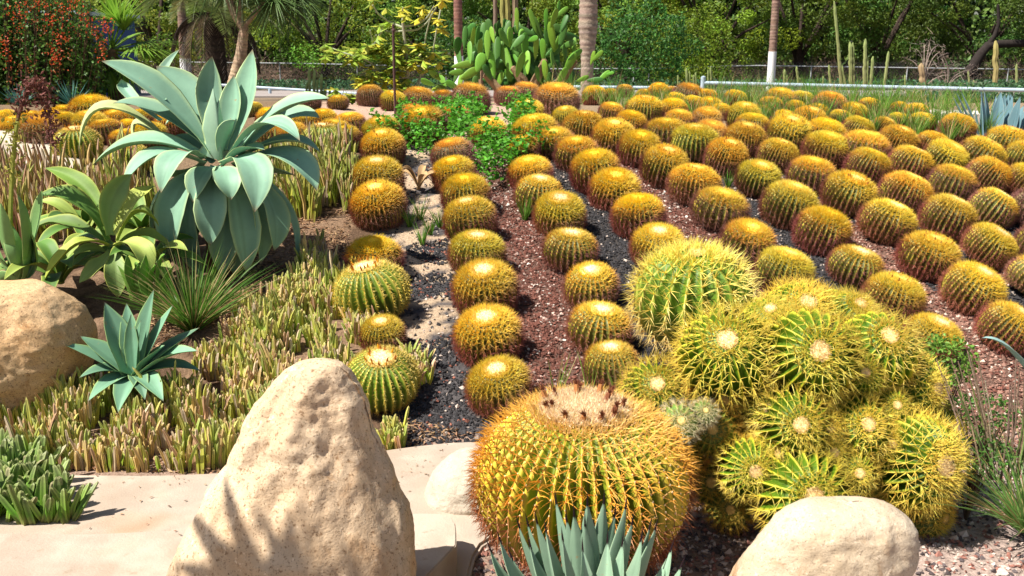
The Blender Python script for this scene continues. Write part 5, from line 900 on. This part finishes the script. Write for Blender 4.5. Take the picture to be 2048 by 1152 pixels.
# prickly pear
PY_ = 16.0; pbse = at(1058, 200, PY_); pr_ = thing('prickly_pear', 'large bright green prickly pear cactus between two palm trunks', 'cactus', (pbse.x, PY_, H(pbse.x, PY_))); off = np.array(pr_.location)
TH, PH = np.meshgrid(np.linspace(0, math.pi, 9), np.linspace(0, 2 * math.pi, 14, endpoint=False), indexing='ij')
V0 = np.stack([np.sin(TH) * np.cos(PH) * (.74 + .26 * np.cos(TH)), .16 * np.sin(TH) * np.sin(PH), np.cos(TH)], -1).reshape(-1, 3); i = np.arange(8)[:, None] * 14; j = np.arange(14)[None]; Q0 = np.stack([i + j, i + 14 + j, i + 14 + (j + 1) % 14, i + (j + 1) % 14], -1).reshape(-1, 4)
padme = [mesh('pad_%d' % k, V0 * [1, 1 + .2 * k, 1], Q0, c, M['pad'], True) for k, c in enumerate(((.12, .29, .03), (.17, .35, .035), (.06, .16, .025)))]
PADS = [(930, 75, 5, 34, 14), (945, 82, -5, 44, 14), (955, 70, 10, 26, 12), (985, 70, -20, 26, 16), (975, 90, 0, 44, 16), (995, 105, 5, 50, 18), (1008, 75, -30, 30, 18), (1020, 74, 5, 30, 20), (1012, 115, -25, 56, 24), (985, 130, 5, 44, 20), (1035, 85, 40, 30, 18), (1042, 72, 10, 22, 14), (1050, 90, 0, 36, 22), (1034, 39, 0, 34, 12), (1066, 42, -15, 36, 14), (1078, 62, -5, 44, 16), (1092, 40, 5, 34, 12), (1108, 36, 12, 30, 16), (1117, 17, 15, 24, 10), (1122, 26, 50, 28, 12), (1128, 46, 10, 26, 18), (1104, 74, 0, 46, 20), (1086, 100, 15, 36, 22), (1072, 95, 0, 36, 14), (1118, 82, 25, 36, 18), (1135, 90, 70, 32, 16), (1066, 78, 75, 22, 14), (1148, 92, 0, 26, 12), (1105, 122, 10, 30, 16), (1090, 140, 20, 34, 22), (1075, 148, -20, 24, 18), (925, 130, 80, 34, 18), (912, 145, 85, 22, 16), (938, 148, 60, 30, 22), (960, 125, 20, 30, 26), (975, 145, -30, 26, 18), (1018, 150, -15, 22, 18), (1185, 116, 20, 22, 12), (1195, 112, 50, 26, 12), (1208, 152, 50, 24, 14), (1190, 160, 85, 26, 14), (1165, 158, 70, 22, 12), (1220, 147, 75, 14, 8), (1140, 125, 30, 36, 20), (1150, 110, 60, 30, 16), (1130, 105, -10, 26, 16), (1040, 130, 10, 40, 20), (1055, 125, -10, 36, 18), (1125, 150, 30, 26, 18), (1000, 160, 20, 26, 16), (950, 165, 10, 20, 16), (920, 165, 10, 26, 16), (940, 105, -15, 36, 16), (960, 100, 10, 34, 14), (1030, 105, -20, 34, 18), (1100, 160, 0, 24, 16), (905, 170, -60, 24, 16), (870, 150, -60, 30, 18), (885, 160, -40, 26, 18), (855, 165, -70, 26, 14), (880, 175, 60, 24, 16)]
for q in range(120): PADS.append((min(1140, max(915, random.gauss(1040, 62))), random.uniform(60, 180), random.gauss(0, 40), random.uniform(26, 40), random.uniform(16, 24)))
for k, (x_, y_, an, ln, wd) in enumerate(PADS):
    back = k >= 61; Yp = PY_ + (random.uniform(.1, .7) if back else random.uniform(-.4, .15)); p = at(x_, y_, Yp); s = Yp * 1.0 / F
    o = link('pad', padme[2 if back or (k * 7) % 5 == 0 else k % 2], pr_); o.location = p - Vector(off); o.rotation_euler = (random.uniform(-.4, .4), math.radians(an), random.uniform(-.9, .9)); o.scale = (wd * s * .52, wd * s * .5, ln * s * .66)
mb = MB()
for P_ in ([(1062, 205), (1045, 160), (1025, 135)], [(1066, 205), (1070, 165), (1090, 120)], [(1060, 205), (1000, 180), (970, 150)], [(1070, 205), (1120, 165), (1150, 120)]): tube(mb, [np.array(at(x_, y_, PY_ - .05)) - off for x_, y_ in P_], [.10, .085, .05], (.24, .16, .09), 8)
link('trunk', mb.mesh('trunk', M['bark'], True), pr_)
# columnar cacti
def columns(label, items, Y, col, ribs=7, group=None, name='columnar_cactus'):
    b_ = at(items[0][0], 200, Y); t = thing(name, label, 'cactus', (b_.x, Y, H(b_.x, Y)), group); off = np.array(t.location)
    for bx, by, tx, ty, wd, *c in items:
        B_ = np.array(at(bx, by, Y)); B_[2] = t.location.z - .05; T_ = np.array(at(tx, ty, Y)); r = wd * Y / F / 2; mb = MB(); s = np.linspace(0, 1, 16); P_ = B_ + (T_ - B_) * s[:, None] + rng.normal(0, r * .12, (16, 3)) * [1, 1, 0]
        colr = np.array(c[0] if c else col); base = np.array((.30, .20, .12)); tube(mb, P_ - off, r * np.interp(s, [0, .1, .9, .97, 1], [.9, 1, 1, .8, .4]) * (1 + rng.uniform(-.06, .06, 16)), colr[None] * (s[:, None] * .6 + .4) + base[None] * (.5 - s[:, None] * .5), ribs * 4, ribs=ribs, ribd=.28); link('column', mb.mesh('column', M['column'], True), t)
    return t
columns('cluster of ribbed columnar cacti rising behind the prickly pear', [(990, 100, 991, -60, 8, (.24, .17, .13)), (1003, 100, 1006, -70, 10, (.34, .34, .09)), (1014, 100, 1015, -70, 12, (.38, .36, .10)), (1030, 100, 1030, -60, 12, (.28, .21, .13)), (962, 115, 962, 65, 9, (.36, .22, .14))], 19, (.35, .32, .09), 8)
CG = 'columnar cacti in front of the fence'
COLS = [('tallest thin columnar cactus, reaching the top edge of the picture', [(1681, 215, 1669, 2, 6), (1680, 210, 1677, 88, 6), (1692, 205, 1682, 128, 6)], 27), ('pair of straight columnar cacti right of the tallest one', [(1701, 210, 1700, 84, 8), (1706, 210, 1706, 85, 5)], 27), ('columnar cactus trio with a narrow tall stem and shorter companions', [(1726, 210, 1731, 78, 7), (1731, 210, 1735, 114, 5), (1738, 210, 1746, 113, 6)], 26),
        ('columnar cactus leaning right, standing alone', [(1764, 215, 1777, 103, 6)], 25), ('thick ribbed columnar cactus with brown top near the bent dry twigs', [(1845, 225, 1843, 127, 12, (.34, .24, .13))], 22), ('thick columnar cactus with brown base above the blue agave', [(1985, 240, 1992, 82, 11, (.36, .31, .11))], 20), ('single short columnar cactus left of the tallest one', [(1660, 210, 1658, 130, 5)], 28),
        ('short pale columnar cactus just right of the rightmost palm, twin stems', [(1568, 205, 1569, 139, 5), (1574, 205, 1573, 148, 4)], 28), ('short columnar cactus second right of the rightmost palm', [(1597, 210, 1593, 133, 5), (1600, 205, 1599, 155, 4)], 28), ('tiny columnar cactus stub low behind the rail', [(1646, 205, 1646, 152, 4)], 29),
        ('low group of thin columnar cacti left of the rail post', [(1356, 200, 1356, 150, 4), (1374, 200, 1373, 137, 5), (1380, 200, 1379, 142, 4), (1388, 200, 1387, 150, 4), (1392, 200, 1391, 145, 4)], 30), ('twin columnar cacti left of the rightmost palm', [(1416, 200, 1416, 140, 4), (1422, 200, 1421, 134, 4)], 30), ('thin short columnar cactus between the leaning one and the brown-topped one', [(1808, 215, 1810, 150, 4)], 27), ('thin columnar cactus just left of the thick one above the blue agave', [(1938, 215, 1936, 142, 4), (1946, 215, 1947, 160, 4)], 26), ('faint thin columnar cactus near the right edge of the picture', [(2030, 215, 2033, 128, 5)], 26)]
for lb, it, Y in COLS: columns(lb, it, Y, (.26, .32, .11), 6, CG)
columns('clump of short candle-like green cacti before the fence, right of the big agave', [(620, 215, 618, 135, 6), (628, 215, 628, 140, 6), (635, 215, 634, 160, 5), (642, 215, 643, 148, 6), (650, 215, 652, 165, 5), (612, 215, 614, 165, 5), (658, 215, 660, 175, 5), (645, 215, 648, 180, 5)], 17.5, (.28, .40, .14), 5)
# ------------------------------------------------------------------ trees behind the fence
def tree(label, x, y, h, rx, rz, n, col, leaf=.15, trunk=(.05, .035, .028), zc=None, name='leafy_tree', group='trees behind the fence'):
    g = H(x, y); t = thing(name, label, 'tree', (x, y, g), group); zc = zc or h * .55; mb = MB()
    tips = []
    for q in range(7):
        an = q * .9 + random.random(); e = np.array([math.cos(an) * rx * .65, math.sin(an) * rx * .5, zc + random.uniform(-.3, .7) * rz]); fork = np.array([math.cos(an) * .15, math.sin(an) * .15, h * .18 + random.random() * .3])
        tube(mb, [np.array([0, 0, -.1]), fork * .6, fork, (fork + e) / 2 + [0, 0, .2], e], [.17, .14, .11, .07, .03], trunk, 7); tips.append(e)
    link('trunk', mb.mesh('trunk', M['bark'], True), t)
    mb = MB(); ncl = 60; cd = rdir(ncl) * (rng.uniform(.25, 1, (ncl, 1)) ** .45); cc = cd * [rx, rx * .75, rz] + [0, 0, zc]; cc[:, 2] = np.maximum(cc[:, 2], .25)
    cr = rng.uniform(.35, .8, ncl) * rx * .30; k = rng.integers(0, ncl, n); q = rdir(n) * rng.uniform(.3, 1, (n, 1)) ** .5; p = cc[k] + q * cr[k][:, None] * [1, 1, .75]
    nn = nrm(q + rdir(n) * .8 + [0, 0, .5]); a = nrm(np.cross(nn, rdir(n))); tone = (rng.uniform(.6, 1.35, ncl))[k][:, None] * (1 + rng.uniform(-.15, .15, (n, 1)))
    hue_ = rng.uniform(0, 1, ncl)[k][:, None]; cl = np.array(col) * np.array([2.0, 1.75, 1.2]) * (.66 if x > 11 else .9) * tone * (1 + (hue_ - .5) * np.array([.7, .1, -.3])); m = rng.random(n) < .003; cl[m] = (.30, .24, .05)
    leaves(mb, p, a, np.cross(nn, a), rng.uniform(.6, 1.3, n) * leaf, rng.uniform(.6, 1.2, n) * leaf * .55, np.clip(cl, 0, 1)); link('crown', mb.mesh('crown', M['leaf']), t); return t
TR = [('leftmost tree above the red-flowered bush, mid green', -21, 36, 7, 4.0, 3.2, (.10, .17, .03)), ('feathery olive-green tree behind the date palm', -14.5, 40, 7.5, 4.0, 3.4, (.13, .19, .03)), ('light green feathery tree right of the forked yucca tree', -9.0, 47, 7, 3.9, 3.3, (.11, .20, .025)), ('soft green tree behind the yellow-leaved rosette tree', -4.2, 50, 7.5, 3.8, 3.6, (.09, .17, .03)),
      ('bright olive tree between the two middle palms', .6, 48, 7, 3.8, 3.4, (.12, .21, .03)), ('olive-yellow tree just right of the thick palm trunk', 5.6, 47, 7, 3.4, 3.3, (.14, .21, .03)), ('leafy bright green tree left of the rightmost palm', 9.4, 46, 7, 3.4, 3.3, (.12, .20, .02)), ('dense dark green tree directly behind the rightmost palm', 13.8, 47, 7.5, 3.6, 3.6, (.08, .15, .025)), ('dark green tree behind the tallest columnar cactus', 18.0, 48, 7.5, 3.6, 3.6, (.07, .14, .025)), ('dark spreading tree behind the upper right columnar cactus', 22.5, 47, 7.5, 3.8, 3.6, (.07, .14, .03)), ('rightmost dark tree with a low crooked limb', 27, 46, 7.5, 3.8, 3.6, (.08, .16, .03)), ('tree beyond the left end of the fence', -27, 42, 7, 4, 3.4, (.10, .16, .03))]
for lb, x, y, h, rx, rz, c in TR:
    hi = x > 11
    tree(lb, x, y, h, rx * 1.15, rz * (1.0 if hi else 1.15), 18500, c, .145, zc=(4.1 if hi else 3.6))
# crooked limb of the right tree
t = [o for o in bpy.data.objects if o.get('label', '').startswith('rightmost dark tree')][0]; off = np.array(t.location); mb = MB()
for P_, r_ in (([(1935, 150), (1960, 110), (1975, 92), (1995, 88), (2060, 86), (2150, 80)], .26), ([(1975, 92), (1990, 70), (1998, 45), (1996, 10)], .13)):
    q = [np.array(at(x_, y_, 44.3)) - off for x_, y_ in P_]; tube(mb, q, np.linspace(r_, r_ * .5, len(q)), (.035, .028, .025), 8)
link('limb', mb.mesh('limb', M['bark'], True), t)
# small leafy bushes by the fence
for lb, x, y, rx, rz, c in (('dark glossy bush at the right foot of the thick palm', 4.4, 33, 1.8, 1.6, (.06, .17, .03)), ('yellow-green bush left of the tall whitewashed palm', 7.0, 38, 1.9, 1.7, (.16, .24, .02)), ('dark low bush left of the prickly pear', -1.6, 34, 1.6, 1.3, (.05, .13, .02))):
    g = H(x, y); t = thing('round_bush', lb, 'bush', (x, y, g)); mb = MB(); n = 5000; q = rdir(n) * rng.uniform(.2, 1, (n, 1)) ** .4; leaves(mb, q * [rx, rx * .7, rz] * (1 + .2 * np.sin(q[:, :1] * 9) * np.cos(q[:, 2:] * 8)) + [0, 0, rz * .9], rdir(n), rdir(n), rng.uniform(.08, .16, n), rng.uniform(.05, .09, n), vary(c, n, .5, .15)); link('foliage', mb.mesh('foliage', M['leaf']), t)
# far wood as one mass
mb = MB(); n = 46000; x = rng.uniform(-60, 60, n); z = rng.uniform(-.4, 11, n); y = 58 + rng.uniform(-2, 2, n) + 2.5 * np.sin(x * .8) + z * .2; leaves(mb, np.stack([x, y, z], 1), rdir(n), rdir(n), rng.uniform(.25, .5, n), rng.uniform(.18, .3, n), vary((.12, .20, .035), n, .5, .15)); tag(link('far_wood', mb.mesh('far_wood', M['leaf'])), 'far green wood filling the background behind the trees', 'wood', kind='stuff')
mb = MB(); n = 30000; x = rng.uniform(-55, 55, n); z = rng.uniform(0, 9.5, n); y = 63 + 1.5 * np.sin(x * .5) + rng.uniform(-.6, .6, n); leaves(mb, np.stack([x, y, z - .5], 1), rdir(n) * [1, .3, 1], rdir(n) * [1, .3, 1], rng.uniform(.6, .9, n), rng.uniform(.4, .6, n), vary((.04, .07, .02), n, .4)); tag(link('far_wood', mb.mesh('far_wood_b', M['leaf'])), 'darker rear layer of the far wood', 'wood', kind='stuff')
# dry thicket under the trees and low greenery
mb = MB(); n = 9000; x = rng.uniform(-26, 30, n); y = rng.uniform(46, 51, n); z = hgt(x, y); spikes(mb, np.stack([x, y, z + rng.uniform(0, .9, n)], 1), rdir(n) * [1, .5, 1] + [0, 0, .5], rng.uniform(.4, 1.3, n), .012, vary((.22, .15, .11), n, .5), seg=2, bend=rdir(n) * .3)
tag(link('dry_thicket', mb.mesh('dry_thicket', M['bark'])), 'tangle of dry brown twigs behind the wire fence', 'thicket', kind='stuff')
mb = MB(); n = 16000; x = rng.uniform(-22, 26, n); y = rng.uniform(31, 44, n); z = hgt(x, y); leaves(mb, np.stack([x, y, z + rng.uniform(0, .35, n)], 1), rdir(n), rdir(n), rng.uniform(.08, .16, n), rng.uniform(.05, .1, n), vary((.06, .14, .06), n, .5, .2)); tag(link('ground_plants', mb.mesh('ground_plants', M['leaf'])), 'low dark green plants on the ground before the fence', 'plants', kind='stuff')
mb = MB()
for px in range(1300, 2060, 9): tuft(mb, at(px + random.uniform(-5, 5), 214, 15.5) * 1, 16, .38, .6, (.05, .17, .08), .012, .25, .1)
x = rng.uniform(7, 13, 7000); y = rng.uniform(15, 17.8, 7000); leaves(mb, np.stack([x, y, hgt(x, y) + rng.uniform(0, .3, 7000)], 1), rdir(7000), rdir(7000), rng.uniform(.04, .09, 7000), rng.uniform(.03, .05, 7000), vary((.07, .15, .06), 7000, .5, .2))
tag(link('ground_plants', mb.mesh('ground_plants_b', M['leaf'])), 'dark bluish-green spiky plants beneath the right rail', 'plants', kind='stuff')
# bent dry twig plants
for lb, P0, tops in (('bare bent grey twig shrub left of the brown-topped columnar cactus', (1845, 190), [(1815, 118), (1832, 98), (1848, 88), (1860, 86), (1872, 92), (1880, 104), (1886, 130), (1895, 150)]), ('bare forked twig plant right of the brown-topped columnar cactus', (1890, 215), [(1868, 150), (1882, 110), (1898, 130), (1905, 170), (1925, 150), (1938, 140), (1950, 165)])):
    p0 = at(*P0, 23); g = H(p0.x, 23); t = thing('dry_twig_shrub', lb, 'shrub', (p0.x, 23, g)); mb = MB()
    for tp_ in tops:
        e = np.array(at(*tp_, 23 + random.uniform(-.3, .3))) - np.array(t.location); tube(mb, bez((0, 0, 0), e * [.3, .5, .7], e, 8), np.linspace(.018, .006, 8), (.34, .27, .22), 5)
        n = 14; spikes(mb, np.repeat(e[None], n, 0) + rng.normal(0, .12, (n, 3)), rdir(n) + [0, 0, -.2], rng.uniform(.1, .35, n), .005, vary((.34, .27, .22), n, .3))
    link('twigs', mb.mesh('twigs', M['bark'], True), t)
# small spiky blue-green tufts near the bush
for lb, px, py, h in (('blue-green spiky tuft in front of the red-flowered bush', 145, 205, .42), ('green spiky tuft at the foot of the bush, far left', 40, 225, .34)):
    p = at(px, py, 12.6); p.z = H(p.x, p.y); mb = MB(); n = 60; d = rdir(n); d[:, 2] = np.abs(d[:, 2]) + .5; spikes(mb, np.zeros((n, 3)), d, rng.uniform(.5, 1, n) * h, .009, vary((.10, .27, .22), n, .3), seg=2); tag(link('spiky_tuft', mb.mesh('spiky_tuft', M['leaf']), loc=p), lb, 'plant')
# ------------------------------------------------------------------ palm beside the viewer whose fronds shade the boulder
def shade_palm():
    tgt = Vector((-.40, 2.32, -.02)); c = tgt + sd * 4.3; c = Vector((c.x, c.y, c.z)); t = thing('shade_palm', 'fan palm beside the viewer whose leaf shadows fall on the tall boulder', 'palm tree', (c.x - .5, c.y - .3, 0)); off = np.array(t.location)
    mb = MB(); ringed(mb, [(0, 0, 0), (.1, 0, c.z * .5), (.2, .1, c.z + .1)], [.14, .12, .10], (.2, .14, .1), 30); link('trunk', mb.mesh('trunk', M['bark'], True), t); hd = np.array([.2, .1, c.z + .1])
    for q, (dx, dy, dz) in enumerate(((.45, .25, -.15), (.40, -.1, -.25), (.35, .5, -.2), (-.6, .3, .2), (-.5, -.5, .3), (0, -.8, .1), (-.2, .2, .9))):
        mb = MB(); frond_fan(mb, hd, (dx, dy, dz), .8, 6 if q < 3 else 18, (.10, .2, .04), .45, .10 if q < 3 else .035, .1); link('frond', mb.mesh('frond', M['leaf']), t)
shade_palm()
